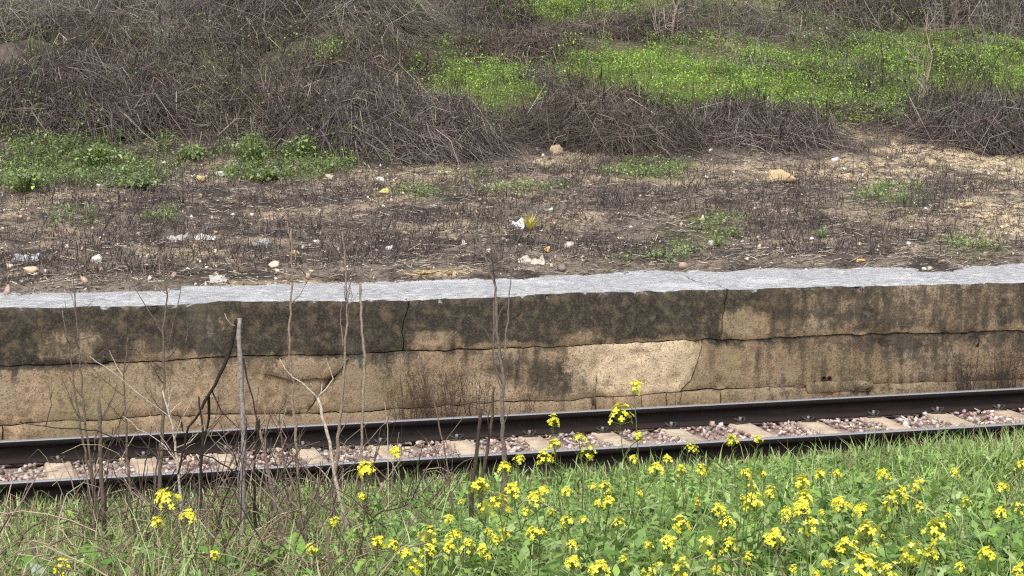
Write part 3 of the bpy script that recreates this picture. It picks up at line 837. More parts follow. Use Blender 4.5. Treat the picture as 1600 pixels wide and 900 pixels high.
# ------------------------------------------------------------------ hillside: green plants
LIME = np.array([lin(156, 190, 88), lin(136, 172, 76), lin(172, 202, 100), lin(124, 158, 72), lin(164, 194, 98), lin(140, 172, 86)]) * np.array([1.06, 1.04, .95])
MIDG = np.array([lin(118, 140, 86), lin(102, 124, 76), lin(136, 156, 100), lin(90, 110, 70), lin(148, 166, 112)]) * np.array([1.22, 1.14, 1.0])
GREYG = np.array([lin(140, 154, 114), lin(122, 138, 100), lin(158, 170, 132), lin(108, 122, 88)])

def cover_z(X, Y):
    z = terrain(X, Y); e = np.zeros_like(z)
    for f_ in hills: e = np.maximum(e, f_(X, Y))
    return z + e
def leafy_patch(name, ells, dens, hgt, size, pal, label, cat, region, dark=None):
    """herb cover over ground patches; clumps of small leaves on short stems"""
    (x0, x1), (y0, y1) = region
    n = int((x1 - x0) * (y1 - y0) * dens)
    X, Y = rng.uniform(x0, x1, n), rng.uniform(y0, y1, n); Z = cover_z(X, Y)
    m_ = pix_mask(X, Y, Z, ells); keep = (rng.random(n) < m_ * 1.2) & in_view(X, Y, Z)
    X, Y, Z = X[keep], Y[keep], Z[keep]; n = len(X)
    lump = .1 + 1.8 * fbm(X * 2.6, Y * 2.6, 27)
    per = 9
    ang = rng.uniform(0, 2 * np.pi, (n, per)); hh = hgt * lump[:, None] * rng.uniform(.25, 1.1, (n, per)); rad = rng.uniform(0, .07, (n, per)) + .25 * hh
    B = np.stack([X[:, None] + rad * np.cos(ang), Y[:, None] + rad * np.sin(ang), Z[:, None] + hh], -1).reshape(-1, 3)
    tone = np.repeat(rng.normal(1, .12, n) * (.6 + .8 * fbm(X * 1.7, Y * 1.7, 207)), per)
    a = ang.ravel() + rng.normal(0, .6, n * per); el = rng.normal(.15, .45, n * per)
    D = np.stack([np.cos(a) * np.cos(el), np.sin(a) * np.cos(el), np.sin(el)], -1)
    S = norm(np.cross(D, np.array([0, 0, 1.]))) ; ln = size * rng.uniform(.6, 1.4, n * per)
    P = B[:, None] + D[:, None] * (ln[:, None] * np.array([0, .5, 1.0]))[..., None]; P[:, 2, 2] -= ln * .25
    W = ln[:, None] * np.array([.12, .36, .04])
    v, q, c = ribbons(P, S, W, np.clip(pick(pal, n * per, .07) * tone[:, None], 0, 1), fold=0)
    mb = MB().add(v, q, c)
    ns = min(n, 4000); sel = rng.integers(0, n, ns)
    Ps = np.stack([np.stack([X[sel], Y[sel], Z[sel] - .02], -1), np.stack([X[sel] + rng.normal(0, .03, ns), Y[sel] + rng.normal(0, .03, ns), Z[sel] + hgt * lump[sel]], -1)], 1)
    v, q, c = tubes(Ps, np.full((ns, 2), .004), 3, pick(MIDG, ns)); mb.add(v, q, c)
    o = mb.build(name, M['leaf'])
    return tag(o, label, cat, kind='stuff')

HX = ((-10, 14), (13, 30))
leafy_patch('nettle_cover', [(725, 122, 100, 28, 1.2), (775, 145, 66, 34, 1.2), (930, 106, 95, 30, 1.2), (1060, 140, 85, 46, 1.2), (1000, 122, 80, 34, 1.2), (910, 14, 110, 18, 1.2), (880, 30, 100, 16, .9), (1350, 125, 260, 50, 1.1), (1230, 130, 160, 52, 1.1), (1510, 112, 150, 42, 1.2), (1330, 165, 150, 36, 1.1), (520, 95, 26, 16, .8), (640, 5, 60, 12, .5)],
            140, .22, .034, LIME, 'bright lime-green nettle cover spread over the upper slope', 'ground cover', ((-8, 16), (14, 34)))
leafy_patch('weed_cover', [(1080, 75, 80, 22, .9), (780, 198, 58, 24, 1), (1340, 175, 150, 26, .7), (60, 160, 90, 36, .6), (120, 180, 90, 30, .5), (330, 105, 30, 20, .9), (1420, 70, 180, 34, .9), (110, 250, 170, 36, 1.1), (460, 235, 130, 36, .8), (120, 200, 140, 34, .6), (240, 150, 160, 40, .42), (560, 170, 200, 50, .22), (500, 80, 160, 24, .45), (1000, 20, 260, 24, .6), (1350, 30, 200, 30, .5), (60, 60, 120, 40, .35), (480, 30, 200, 30, .25), (700, 70, 70, 24, .6), (250, 60, 90, 20, .35), (1500, 190, 120, 30, .5), (440, 180, 50, 20, .5), (600, 40, 120, 16, .35), (1560, 60, 70, 26, .7), (1120, 10, 90, 14, .5)],
            85, .16, .036, MIDG, 'mid-green weeds growing between the bramble mounds', 'weeds', ((-10, 16), (11, 34)))
leafy_patch('low_weed_cover', [(190, 275, 80, 20, 1), (40, 280, 48, 24, 1), (110, 235, 90, 14, .8), (300, 235, 60, 14, .4), (420, 272, 80, 14, .8), (500, 262, 60, 10, .8), (1010, 268, 62, 15, .9), (1120, 355, 40, 20, .35), (655, 305, 30, 8, .5), (250, 345, 25, 9, .7), (1060, 400, 60, 14, .3), (740, 275, 60, 8, .3), (1530, 385, 50, 14, .35), (1390, 305, 60, 14, .4), (110, 345, 40, 14, .35), (820, 300, 70, 12, .25), (980, 412, 24, 7, .5)],
            150, .1, .034, np.concatenate([MIDG, GREYG]), 'low green weeds on the bare ground below the brush', 'weeds', ((-9, 10), (4, 16)))

def leafy_plant(px, py, hpx, wpx, label, pal=MIDG, n=46, size=.12, group='leafy weeds at the foot of the brush'):
    p = at_ground(px, py); dep = float((p - CAM) @ FWD); h = hpx * dep / F_PX; w = wpx * dep / F_PX * .5
    root = tag(empty('leafy_weed', p), label, 'weed', group)
    a = rng.uniform(0, 2 * np.pi, n); r = w * np.sqrt(rng.random(n)); hh = h * (1 - .55 * (r / w) ** 2) * rng.uniform(.35, 1, n)
    B = np.stack([r * np.cos(a), r * np.sin(a), hh], -1)
    Ps = np.stack([np.zeros((n, 3)) + np.stack([r * .15 * np.cos(a), r * .15 * np.sin(a), -.03 + 0 * a], -1), B * [.6, .6, .7], B], 1)
    v, q, c = tubes(Ps, np.array([[.006, .005, .003]]), 3, pick(MIDG, n)); MB().add(v, q, c).build('stalks', M['leaf'], root)
    a2 = a + rng.normal(0, .5, n); el = rng.normal(.1, .4, n); D = np.stack([np.cos(a2) * np.cos(el), np.sin(a2) * np.cos(el), np.sin(el)], -1)
    S = norm(np.cross(D, [0, 0, 1.])); ln = size * rng.uniform(.6, 1.3, n)
    t = np.array([0, .2, .45, .7, 1.0]); P = B[:, None] + D[:, None] * (ln[:, None] * t)[..., None]; P[..., 2] -= (ln[:, None] * t ** 2 * .35)
    v, q, c = ribbons(P, S, ln[:, None] * np.array([.06, .38, .42, .3, .03]), pick(pal, n, .14), fold=.3)
    MB().add(v, q, c).build('leaves', M['leaf'], root)
YG = np.concatenate([MIDG, LIME[:1] * .9, GREYG, GREYG])
for i, (px, py, h, w, lab) in enumerate([
    (395, 262, 62, 60, 'tallest leafy green weed beside the dark mound, left of centre'),
    (470, 250, 40, 60, 'leafy weed right of the tallest weed at the mound foot'),
    (560, 232, 32, 50, 'pale leafy weed in front of the dark bramble mound'),
    (300, 252, 30, 55, 'leafy weed left of the tallest weed, above the white stones'),
    (40, 300, 42, 80, 'bushy green weed at the left edge of the bare ground'),
    (150, 262, 40, 80, 'bushy green weed above the low weed strip on the left'),
    (215, 296, 26, 70, 'spreading green weed left of the yellow stone'),
    (420, 285, 26, 60, 'low leafy weed just right of the white stones')]):
    leafy_plant(px, py, h, w, lab, YG, 150, .055)

# ------------------------------------------------------------------ bare ground: burnt stubble, straw litter, stone chips
def stubble():
    (x0, x1), (y0, y1) = (-8.5, 10), (3.4, 15.5)
    n = 84000
    X, Y = rng.uniform(x0, x1, n), rng.uniform(y0, y1, n); Z = terrain(X, Y); u, s = uv_of(X, Y)
    b_ = np.interp(u, BACK[:, 0], BACK[:, 1])
    dens = sstep(.4, .58, fbm(X * 1.5, Y * 1.5, 83, 5)) * 1.0 + .05
    dens = dens * (1 - .55 * pix_mask(X, Y, Z, SAND)) * sstep(.1, .9, s - b_) * sstep(12.5, 10.5, s)
    k_ = (rng.random(n) < dens) & in_view(X, Y, Z); X, Y, Z = X[k_], Y[k_], Z[k_]; n = len(X)
    cl = rng.integers(0, max(1, n // 5), n)             # gather into small tufts
    X = X + (X[cl] - X) * 0; 
    h = rng.gamma(3.0, .026, n) * (.5 + .9 * fbm(X * 1.7, Y * 1.7, 87)); lean = rng.normal(0, .42, (n, 2))
    P = np.stack([np.stack([X, Y, Z - .01], -1), np.stack([X + lean[:, 0] * h, Y + lean[:, 1] * h, Z + h], -1)], 1)
    pal = np.array([lin(70, 62, 61), lin(86, 77, 75), lin(58, 51, 50), lin(104, 93, 89), lin(124, 112, 105)])
    v, q, c = tubes(P, rng.uniform(.002, .0052, n)[:, None] * np.array([1, .6]), 3, pick(pal, n, .15))
    tag(MB().add(v, q, c).build('burnt_stubble', M['twig']), 'dark burnt stubble standing over the bare ground behind the platform', 'stubble', kind='stuff')
    n = 84000
    X, Y = rng.uniform(x0, x1, n), rng.uniform(y0, y1, n); Z = terrain(X, Y); u, s = uv_of(X, Y)
    b_ = np.interp(u, BACK[:, 0], BACK[:, 1]); k_ = rng.random(n) < sstep(-.22, .1, s - b_) * sstep(13, 11, s) * (.3 + .8 * fbm(X * 2, Y * 2, 89) + .6 * sstep(1.2, .2, s - b_)) * in_view(X, Y, Z)
    X, Y, Z = X[k_], Y[k_], Z[k_]; n = len(X)
    a = rng.uniform(0, 2 * np.pi, n); ln = rng.uniform(.03, .16, n); el = rng.normal(0, .18, n)
    D = np.stack([np.cos(a), np.sin(a), np.sin(el)], -1) * ln[:, None]
    B = np.stack([X, Y, Z + rng.uniform(.0, .025, n)], -1)
    P = np.stack([B - D * .5, B + D * .5], 1)
    pal = np.array([lin(124, 114, 105), lin(100, 91, 84), lin(158, 147, 135), lin(80, 73, 68), lin(196, 184, 168), lin(114, 98, 88)])
    v, q, c = tubes(P, rng.uniform(.002, .0048, n)[:, None], 3, pick(pal, n, .15))
    tag(MB().add(v, q, c).build('straw_litter', M['twig']), 'brown dead straw lying flat on the bare ground', 'straw', kind='stuff')
    n = 19000
    X, Y = rng.uniform(x0, x1, n), rng.uniform(y0, y1, n); Z = terrain(X, Y); u, s = uv_of(X, Y)
    b_ = np.interp(u, BACK[:, 0], BACK[:, 1]); near = sstep(3.0, .3, s - b_) * sstep(3, -3, u)
    k_ = rng.random(n) < ((s - b_ > -.12) & (s < 12)) * (.16 + .6 * near + .35 * pix_mask(X, Y, Z, SAND))
    X, Y, Z = X[k_], Y[k_], Z[k_]; n = len(X)
    mb = MB(); pal = np.array([lin(206, 194, 180), lin(190, 174, 160), lin(160, 142, 130), lin(224, 218, 210), lin(196, 174, 148), lin(140, 126, 118), lin(180, 152, 136), lin(214, 206, 198)])
    C = pick(pal, n, .1); RM = rand_rot(n); R_ = rng.lognormal(-4.3, .6, n)
    for i in range(n):
        V_, T_ = ROCKS[i % 10]; mb.add(V_ @ RM[i].T * R_[i] + (X[i], Y[i], Z[i] + R_[i] * .3), T_, C[i])
    tag(mb.build('stone_chips', M['stone']), 'small stone chips scattered over the bare ground', 'stone chips', kind='stuff')
stubble()

# single stones, litter and wisps one can pick out
def stone(px, py, wpx, hpx, col, label, seed, group=None, name='stone', sub=2):
    p = at_ground(px, py + hpx * .3); dep = float((p - CAM) @ FWD); r = wpx * .5 * dep / F_PX
    V_, T_ = big_rock(seed) if sub == 2 else rock_mesh('s', seed, 1.0, sub)
    V_ = rotz(V_, -YAW + random.uniform(-.3, .3)) if False else V_
    V_ = V_ * np.array([r, r * .8, hpx * .5 * dep / F_PX * 1.1]); V_ = rotz(V_, -YAW)
    me = MB().add(V_, T_, col).mesh(name)
    o = link(name, me, M['stone'], None, (p[0], p[1], p[2] + hpx * .22 * dep / F_PX))
    return tag(o, label, 'stone', group)
WHT, YEL, TAN, PNK = lin(212, 206, 196), lin(206, 184, 130), lin(184, 162, 130), lin(190, 160, 144)
for i, (px, py, w, h, c, lab) in enumerate([
    (1221, 277, 54, 34, lin(190, 168, 132), 'large yellowish rock on the bare ground right of centre'),
    (868, 236, 32, 22, lin(176, 156, 130), 'tan rock at the foot of the central bramble mound'),
    (315, 282, 17, 13, YEL, 'yellow stone beside the white stones under the leafy weeds'),
    (346, 274, 19, 10, WHT, 'flat white stone right of the yellow stone'),
    (293, 254, 11, 9, PNK, 'small orange-pink stone above the yellow stone'),
    (258, 255, 11, 7, WHT, 'small white stone left of the orange-pink stone'),
    (156, 291, 15, 8, WHT, 'white stone on bare soil left of the low weed strip'),
    (154, 408, 19, 17, WHT, 'round white stone near the platform edge on the left'),
    (46, 424, 36, 20, lin(206, 180, 152), 'tan rock at the platform edge near the left border'),
    (856, 391, 12, 10, lin(226, 184, 120), 'orange stone right of centre above the platform edge'),
    (985, 355, 9, 8, WHT, 'small white stone alone in the stubble right of centre'),
    (496, 379, 13, 9, WHT, 'white stone in the stubble above the platform, left of centre'),
    (430, 413, 24, 11, lin(206, 190, 174), 'flat pale stone lying near the platform edge left of centre'),
    (462, 396, 20, 12, lin(198, 172, 140), 'beige stone just behind the flat pale stone'),
    (1512, 320, 40, 16, lin(196, 174, 138), 'sandy yellow rock near the right border'),
    (1347, 275, 10, 9, WHT, 'white stone right of the large yellowish rock'),
    (1320, 266, 9, 6, WHT, 'tiny white stone above the bare sandy strip, right of the large rock'),
    (1250, 466, 0, 0, WHT, None),
    (600, 300, 17, 14, lin(200, 186, 120), 'mossy yellow stone in the stubble left of centre'),
    (640, 255, 10, 9, WHT, 'white stone below the right foot of the largest mound'),
    (1035, 262, 13, 10, PNK, 'pinkish stone beside the low weeds right of centre'),
    (1442, 422, 10, 8, WHT, 'white pebble on the platform edge at the right'),
    (1345, 408, 16, 8, lin(220, 170, 110), 'orange fragment above the platform edge at the right')]):
    if lab: stone(px, py, w, h, c, lab, 300 + i)
TAGS = {}
for i in range(46):
    px, py = rng.uniform(0, 760) if i % 3 else rng.uniform(0, 1600), rng.uniform(300, 436)
    ci = i % 4; zone_ = ['far left', 'left', 'centre', 'right', 'far right'][int(px // 320)]; row_ = ['up near the brush', 'halfway up the stubble', 'close behind the platform edge'][int(np.searchsorted([345, 395], py))]
    lab = 'small %s pebble %s, %s' % (['white', 'tan', 'pinkish', 'grey-beige'][ci], row_, zone_); k_ = TAGS.get(lab, 0); TAGS[lab] = k_ + 1
    if k_: lab += ', ' + ['a second one', 'a third one', 'a fourth one', 'a fifth one', 'a sixth one', 'a seventh one'][min(k_ - 1, 5)]
    stone(px, py, rng.uniform(6, 13), rng.uniform(5, 9), pick([[WHT, TAN, PNK, lin(180, 166, 152)][ci]], 1)[0], lab, 400 + i % 12, 'loose stones in the stubble', 'pebble', 1)

def crumple(px, py, wpx, hpx, label, seed, col=lin(172, 168, 162), name='plastic_scrap', tilt=.8):
    p = at_ground(px, py + hpx * .4); dep = float((p - CAM) @ FWD); w = wpx * dep / F_PX; h = hpx * dep / F_PX
    n, m_ = 13, 8
    A_, B_ = np.meshgrid(np.linspace(-.5, .5, n), np.linspace(0, 1, m_), indexing='ij')
    r = fbm(A_ * 4 + seed, B_ * 3, seed); r2 = fbm(A_ * 7 + seed, B_ * 6, seed + 5)
    edge = .75 + .5 * vnoise(A_ * 6 + seed, B_ * 0, seed + 9)
    X = A_ * w * (.85 + .3 * vnoise(B_ * 5, B_ * 0 + seed, 3)); Yv = (B_ - .3) * h * 1.1 + (r2 - .5) * h * .7
    Z = B_ * h * edge * tilt * (.4 + 1.2 * r) + (r2 - .5) * h * .5 + .01
    V_ = rotz(np.stack([X, Yv, Z], -1), -YAW)
    idx = np.arange(n * m_).reshape(n, m_); Q = np.stack([idx[:-1, :-1], idx[1:, :-1], idx[1:, 1:], idx[:-1, 1:]], -1).reshape(-1, 4)
    me = MB().add(V_, Q, col).mesh(name); o = link(name, me, M['litter'], None, p - np.array([0, 0, h * .25]))
    md = o.modifiers.new('thick', 'SOLIDIFY'); md.thickness = .003
    return tag(o, label, 'litter')
crumple(276, 372, 34, 15, 'larger crumpled white plastic scrap in the stubble on the left', 3)
crumple(320, 373, 34, 8, 'thin torn white strip right of the crumpled plastic scrap', 7, lin(196, 192, 186))
crumple(808, 351, 22, 15, 'bright white crumpled scrap beside the yellow grass tuft at centre', 12, lin(214, 214, 212))
crumple(341, 438, 30, 12, 'white crumpled paper at the platform edge on the left', 17)
crumple(830, 407, 38, 14, 'grey-white torn sacking near the platform edge at centre', 22, lin(186, 178, 166))
crumple(40, 402, 40, 12, 'bluish white plastic litter at the left border', 27, lin(160, 166, 168))
crumple(410, 378, 26, 12, 'dull grey plastic litter in the stubble left of centre', 33, lin(146, 146, 142))

def tuft(px, py, hpx, n, pal, label, spread=.25, name='grass_tuft', flat=1.0):
    p = at_ground(px, py); dep = float((p - CAM) @ FWD); h = hpx * dep / F_PX
    root = empty(name, p)
    a = rng.uniform(0, 2 * np.pi, n); sp_ = rng.uniform(.1, 1.0, n) * spread * 3 * h
    t = np.linspace(0, 1, 4); hh = h * rng.uniform(.5, 1, n) * flat
    P = np.stack([(np.cos(a) * sp_)[:, None] * t ** 1.6, (np.sin(a) * sp_)[:, None] * t ** 1.6, hh[:, None] * t - .01], -1)
    S = np.stack([-np.sin(a), np.cos(a), 0 * a], -1)
    v, q, c = ribbons(P, S, np.array([[.006, .006, .004, .001]]), pick(pal, n, .1)); MB().add(v, q, c).build('blades', M['grass'], root)
    return tag(root, label, 'grass tuft')
STRAW = np.array([lin(216, 188, 120), lin(200, 168, 104), lin(226, 204, 146)])
tuft(828, 362, 32, 60, np.array([lin(214, 200, 96), lin(198, 186, 90), lin(226, 210, 130)]), 'yellow grass tuft beside the white scrap at centre')
tuft(388, 455, 16, 60, STRAW, 'golden straw wisp hanging over the platform edge on the left', .7, 'straw_wisp', .6)
tuft(660, 430, 13, 60, STRAW, 'golden straw heap behind the platform edge left of centre', .9, 'straw_wisp', .6)
tuft(710, 430, 12, 60, STRAW, 'pale straw heap right of the golden straw heap', 1.1, 'straw_wisp', .5)
tuft(1412, 322, 34, 34, GREYG, 'pale green grass tuft in the stubble on the right', .35)
tuft(1120, 385, 22, 40, MIDG, 'dark green grass tuft in the stubble right of centre', .5)
tuft(1285, 375, 22, 40, GREYG, 'faint grey-green tuft above the platform on the right', .5)

# ------------------------------------------------------------------ near bank: grass and herbs
GRASS = np.array([lin(160, 182, 116), lin(140, 166, 94), lin(180, 198, 140), lin(118, 146, 82), lin(198, 210, 164), lin(150, 176, 104)])
DRYG = np.array([lin(176, 162, 126), lin(156, 138, 106), lin(192, 180, 146), lin(134, 116, 92)])
GRASS = GRASS * np.array([.9, .92, .78])
def frustum_pts(n, y0, y1, margin=1.1):
    Y = rng.uniform(y0, y1, n)
    d = (Y - CAM[1])
    xl = CAM[0] + d * math.tan(YAW - math.radians(15.7)) - margin; xr = CAM[0] + d * math.tan(YAW + math.radians(15.7)) + margin
    X = xl + (xr - xl) * rng.random(n)
    return X, Y

def blades(X, Y, hgt, wid, cols, lean=.5, K=4, curl=.5):
    n = len(X); Z = terrain(X, Y)
    a = rng.uniform(0, 2 * np.pi, n); t = np.linspace(0, 1, K); ln = np.abs(rng.normal(lean, lean * .5, n))
    out_ = (hgt * ln)[:, None] * (t ** 1.5); up = hgt[:, None] * (t - curl * ln[:, None] * .45 * t ** 3)
    P = np.stack([X[:, None] + np.cos(a)[:, None] * out_, Y[:, None] + np.sin(a)[:, None] * out_, Z[:, None] - .01 + up], -1)
    b_ = a + np.pi / 2 + rng.normal(0, .5, n)
    S = np.stack([np.cos(b_), np.sin(b_), 0 * b_], -1)
    W = wid[:, None] * np.interp(t, [0, .4, .8, 1], [.8, 1, .6, .06])
    return ribbons(P, S, W, cols)

def zone(X, Y):
    """1 on the leafy right-hand side, 0 in the dry tangle on the left"""
    px, py, _ = proj(np.stack([X, Y, terrain(X, Y) + .1], -1))
    return sstep(420, 820, px + (fbm(X * 1.3, Y * 1.3, 111) - .5) * 500), px, py

mb = MB()
X, Y = frustum_pts(21000, -2.3, -.12); zn, px, _ = zone(X, Y)
k_ = rng.random(len(X)) < .8 + .2 * zn; X, Y, zn, px = X[k_], Y[k_], zn[k_], px[k_]; n = len(X)
dry = rng.random(n) < (.1 + .16 * sstep(1100, 1500, px) * (Y > -1.3) + .06 * (1 - zn))
hg = rng.gamma(6, .024, n) * (.75 + .4 * sstep(1200, 1600, px)) * np.where(Y > -.5, .8, 1); cols = np.where(dry[:, None], pick(DRYG, n), pick(GRASS, n))
v, q, c = blades(X, Y, hg, rng.uniform(.0028, .0055, n), cols, .5); mb.add(v, q, c)
X, Y = frustum_pts(38000, -8.2, -2.2); zn, px, _ = zone(X, Y)
k_ = rng.random(len(X)) < .8 - .25 * zn; X, Y, zn = X[k_], Y[k_], zn[k_]; n = len(X)
dry = rng.random(n) < .06 + .2 * (1 - zn)
v, q, c = blades(X, Y, rng.gamma(5, .034, n), rng.uniform(.0018, .004, n), np.where(dry[:, None], pick(DRYG, n), pick(GRASS, n)), .6); mb.add(v, q, c)
tag(mb.build('grass', M['grass']), 'green grass blades on the near bank in front of the track', 'grass', kind='stuff')

# soft feathery and lobed herb leaves that cover the right of the bank
HERB = np.array([lin(142, 172, 98), lin(122, 154, 82), lin(160, 186, 120), lin(102, 132, 72), lin(176, 194, 140), lin(152, 180, 94)])
HERB = HERB * np.array([.88, .92, .76])
def herbs(n, y0, y1, size, hgt, zmin, pal, name, label, dens_seed):
    X, Y = frustum_pts(n, y0, y1); zn, px, _ = zone(X, Y)
    k_ = rng.random(n) < np.clip(zn, zmin, 1) * (.35 + 1.1 * fbm(X * 1.6, Y * 1.6, dens_seed)); X, Y = X[k_], Y[k_]; n = len(X)
    per = 5; lump = .5 + fbm(X * 1.8, Y * 1.8, dens_seed + 3)
    Z = terrain(X, Y); a = rng.uniform(0, 2 * np.pi, (n, per)); hb = hgt * lump[:, None] * rng.uniform(.1, .9, (n, per))
    B = np.stack([X[:, None] + .02 * np.cos(a), Y[:, None] + .02 * np.sin(a), Z[:, None] + hb], -1).reshape(-1, 3); a = a.ravel(); N_ = len(a)
    el = rng.normal(.55, .35, N_); ln = size * rng.uniform(.55, 1.35, N_); K = 6; t = np.linspace(0, 1, K)
    D = np.stack([np.cos(a), np.sin(a)], -1)
    hor = ln[:, None] * (t * np.cos(el)[:, None]); ver = ln[:, None] * (t * np.sin(el)[:, None] - .55 * t ** 2 * np.cos(el)[:, None])
    P = B[:, None].repeat(K, 1); P[..., :2] += D[:, None] * hor[..., None]; P[..., 2] += ver
    S = norm(np.stack([-D[:, 1], D[:, 0], rng.normal(0, .35, N_)], -1))
    lob = np.array([.25, .8, .35, 1.0, .55, .05]) if True else 1
    W = ln[:, None] * .16 * lob * rng.uniform(.7, 1.3, (N_, K))
    tone = np.repeat(rng.normal(1, .1, n) * (.62 + .7 * fbm(X * 1.4, Y * 1.4, 209)), per)[:, None]
    v, q, c = ribbons(P, S, W, np.clip(pick(pal, N_, .1) * tone, 0, 1))
    tag(MB().add(v, q, c).build(name, M['leaf']), label, 'herbs', kind='stuff')
herbs(7800, -8.3, -3.2, .095, .2, .12, HERB, 'herb_cover', 'dense lobed green herb leaves filling the lower right of the bank', 121)
herbs(7500, -3.4, -.7, .075, .14, .1, HERB, 'fine_herb_cover', 'fine green herb leaves on the bank beside the track', 131)

# dry brown stems lying in the tangle on the left of the bank
n = 4800
X, Y = frustum_pts(n, -7.5, -.7); zn, px, py = zone(X, Y)
k_ = rng.random(n) < np.clip(1 - zn, .04, 1) * (.25 + fbm(X * 1.5, Y * 1.5, 141)); X, Y = X[k_], Y[k_]; n = len(X)
Z = terrain(X, Y); a = rng.uniform(0, 2 * np.pi, n); ln = rng.uniform(.15, .6, n); el = np.abs(rng.normal(0, .35, n)); K = 5; t = np.linspace(0, 1, K)
bd = a[:, None] + rng.normal(0, .7, n)[:, None] * t
P = np.stack([X[:, None] + np.cumsum(np.cos(bd) * (ln / K)[:, None], 1), Y[:, None] + np.cumsum(np.sin(bd) * (ln / K)[:, None], 1), Z[:, None] + .02 + rng.exponential(.05, n)[:, None] + (ln * np.sin(el))[:, None] * np.sin(t * 2.2)], -1) + rng.normal(0, .006, (n, K, 3))
pal = np.array([lin(150, 134, 114), lin(122, 106, 90), lin(168, 154, 134), lin(98, 82, 70), lin(134, 112, 92), lin(84, 72, 64)])
v, q, c = tubes(P, rng.uniform(.0016, .0042, n)[:, None] * np.linspace(1.1, .6, K), 4, pick(pal, n, .15))
mbl = MB().add(v, q, c)
n = 950
X, Y = frustum_pts(n, -4.2, -.8); zn, px, py = zone(X, Y)
k_ = (rng.random(n) < (1 - zn) * (.3 + .9 * sstep(180, 300, px))) & (px > 60) & (px < 760); X, Y = X[k_], Y[k_]; n = len(X)
Z = terrain(X, Y); ln = np.minimum(rng.gamma(4, .11, n), .75); K = 7; t = np.linspace(0, 1, K)
lean = rng.normal(0, .35, (n, 2)); P = np.stack([X[:, None] + lean[:, :1] * ln[:, None] * t ** 1.4, Y[:, None] + lean[:, 1:] * ln[:, None] * t ** 1.4, Z[:, None] - .02 + ln[:, None] * t], -1) + rng.normal(0, .009, (n, K, 3)) * t[None, :, None]
v, q, c = tubes(P, rng.uniform(.0018, .0045, n)[:, None] * np.linspace(1.2, .5, K), 4, pick(np.array([lin(120, 104, 92), lin(92, 78, 70), lin(66, 56, 52), lin(150, 136, 122)]), n, .15)); mbl.add(v, q, c)
j_ = rng.integers(2, K - 1, n * 3); i_ = np.repeat(np.arange(n), 3); B0 = P[i_, j_]; dd_ = norm(rng.normal(0, 1, (n * 3, 3)) + [0, 0, .9]) * (ln[i_] * rng.uniform(.12, .35, n * 3))[:, None]
v, q, c = tubes(np.stack([B0, B0 + dd_ * .5 + rng.normal(0, .008, B0.shape), B0 + dd_], 1), np.array([[.0018, .0015, .001]]), 3, pick(np.array([lin(120, 104, 92), lin(92, 78, 70), lin(66, 56, 52)]), n * 3, .15)); mbl.add(v, q, c)
tag(mbl.build('dry_stem_litter', M['twig']), 'brown dead stems tangled in the grass at lower left', 'dead stems', kind='stuff')

# broad-leaved dock plants
def dock(px, py, dep, n, size, label, pal):
    p = at_depth(px, py, dep); z = float(terrain(p[0], p[1])); root = tag(empty('dock_plant', (p[0], p[1], z)), label, 'plant', 'broad-leaved docks on the bank')
    up = max(.0, p[2] - z)
    for i in range(n):
        a = i * 2.4 + rng.uniform(-.4, .4); el = rng.uniform(.7, 1.25); ln = size * rng.uniform(.75, 1.15); K = 9; t = np.linspace(0, 1, K)
        hor = ln * t * math.cos(el) + ln * .25 * t ** 2; ver = up * .3 + ln * (t * math.sin(el) - .35 * t ** 2.5)
        P = np.stack([math.cos(a) * hor, math.sin(a) * hor, ver - .02], -1)[None]
        S = np.array([[-math.sin(a), math.cos(a), rng.normal(0, .2)]]); W = ln * .17 * np.array([[.1, .25, .7, .95, 1, .92, .75, .45, .04]]) * (1 + rng.normal(0, .05, (1, K)))
        v, q, c = ribbons(P, S, W, pick(pal, 1, .1), fold=.28)
        MB().add(v, q, c).build('leaf', M['leaf'], root, True)
DOCK = np.array([lin(112, 152, 62), lin(126, 164, 76), lin(98, 138, 58)])
for a in [(118, 838, 8.2, 7, .25, 'broad-leaved dock with tall leaves at lower left, behind the pale leaf', DOCK), (455, 838, 8.6, 7, .3, 'broad-leaved dock right of the broken grey stem', DOCK),
          (395, 850, 8.4, 6, .3, 'broad-leaved dock at the foot of the broken grey stem', DOCK), (75, 858, 8.0, 3, .24, 'dock with pale bluish leaf at the left edge', np.array([lin(168, 186, 160), lin(150, 172, 140)])),
          (345, 880, 7.6, 6, .24, 'low dock between the dead stems at the bottom left', DOCK), (450, 895, 7.2, 6, .26, 'bright green dock at the bottom edge left of the flower patch', DOCK),
          (640, 830, 8.2, 6, .2, 'small dock in the dry grass left of the centre flowers', DOCK * .9), (1395, 850, 7.6, 6, .28, 'dark leafy dock among the flowers at lower right', DOCK * .75), (1110, 800, 8.2, 5, .25, 'dark leafy dock among the flowers right of centre', DOCK * .75), (1560, 800, 8.0, 5, .26, 'dock with grey-green leaves near the right edge', np.array([lin(120, 146, 104), lin(106, 132, 88)]))]:
    dock(*a)

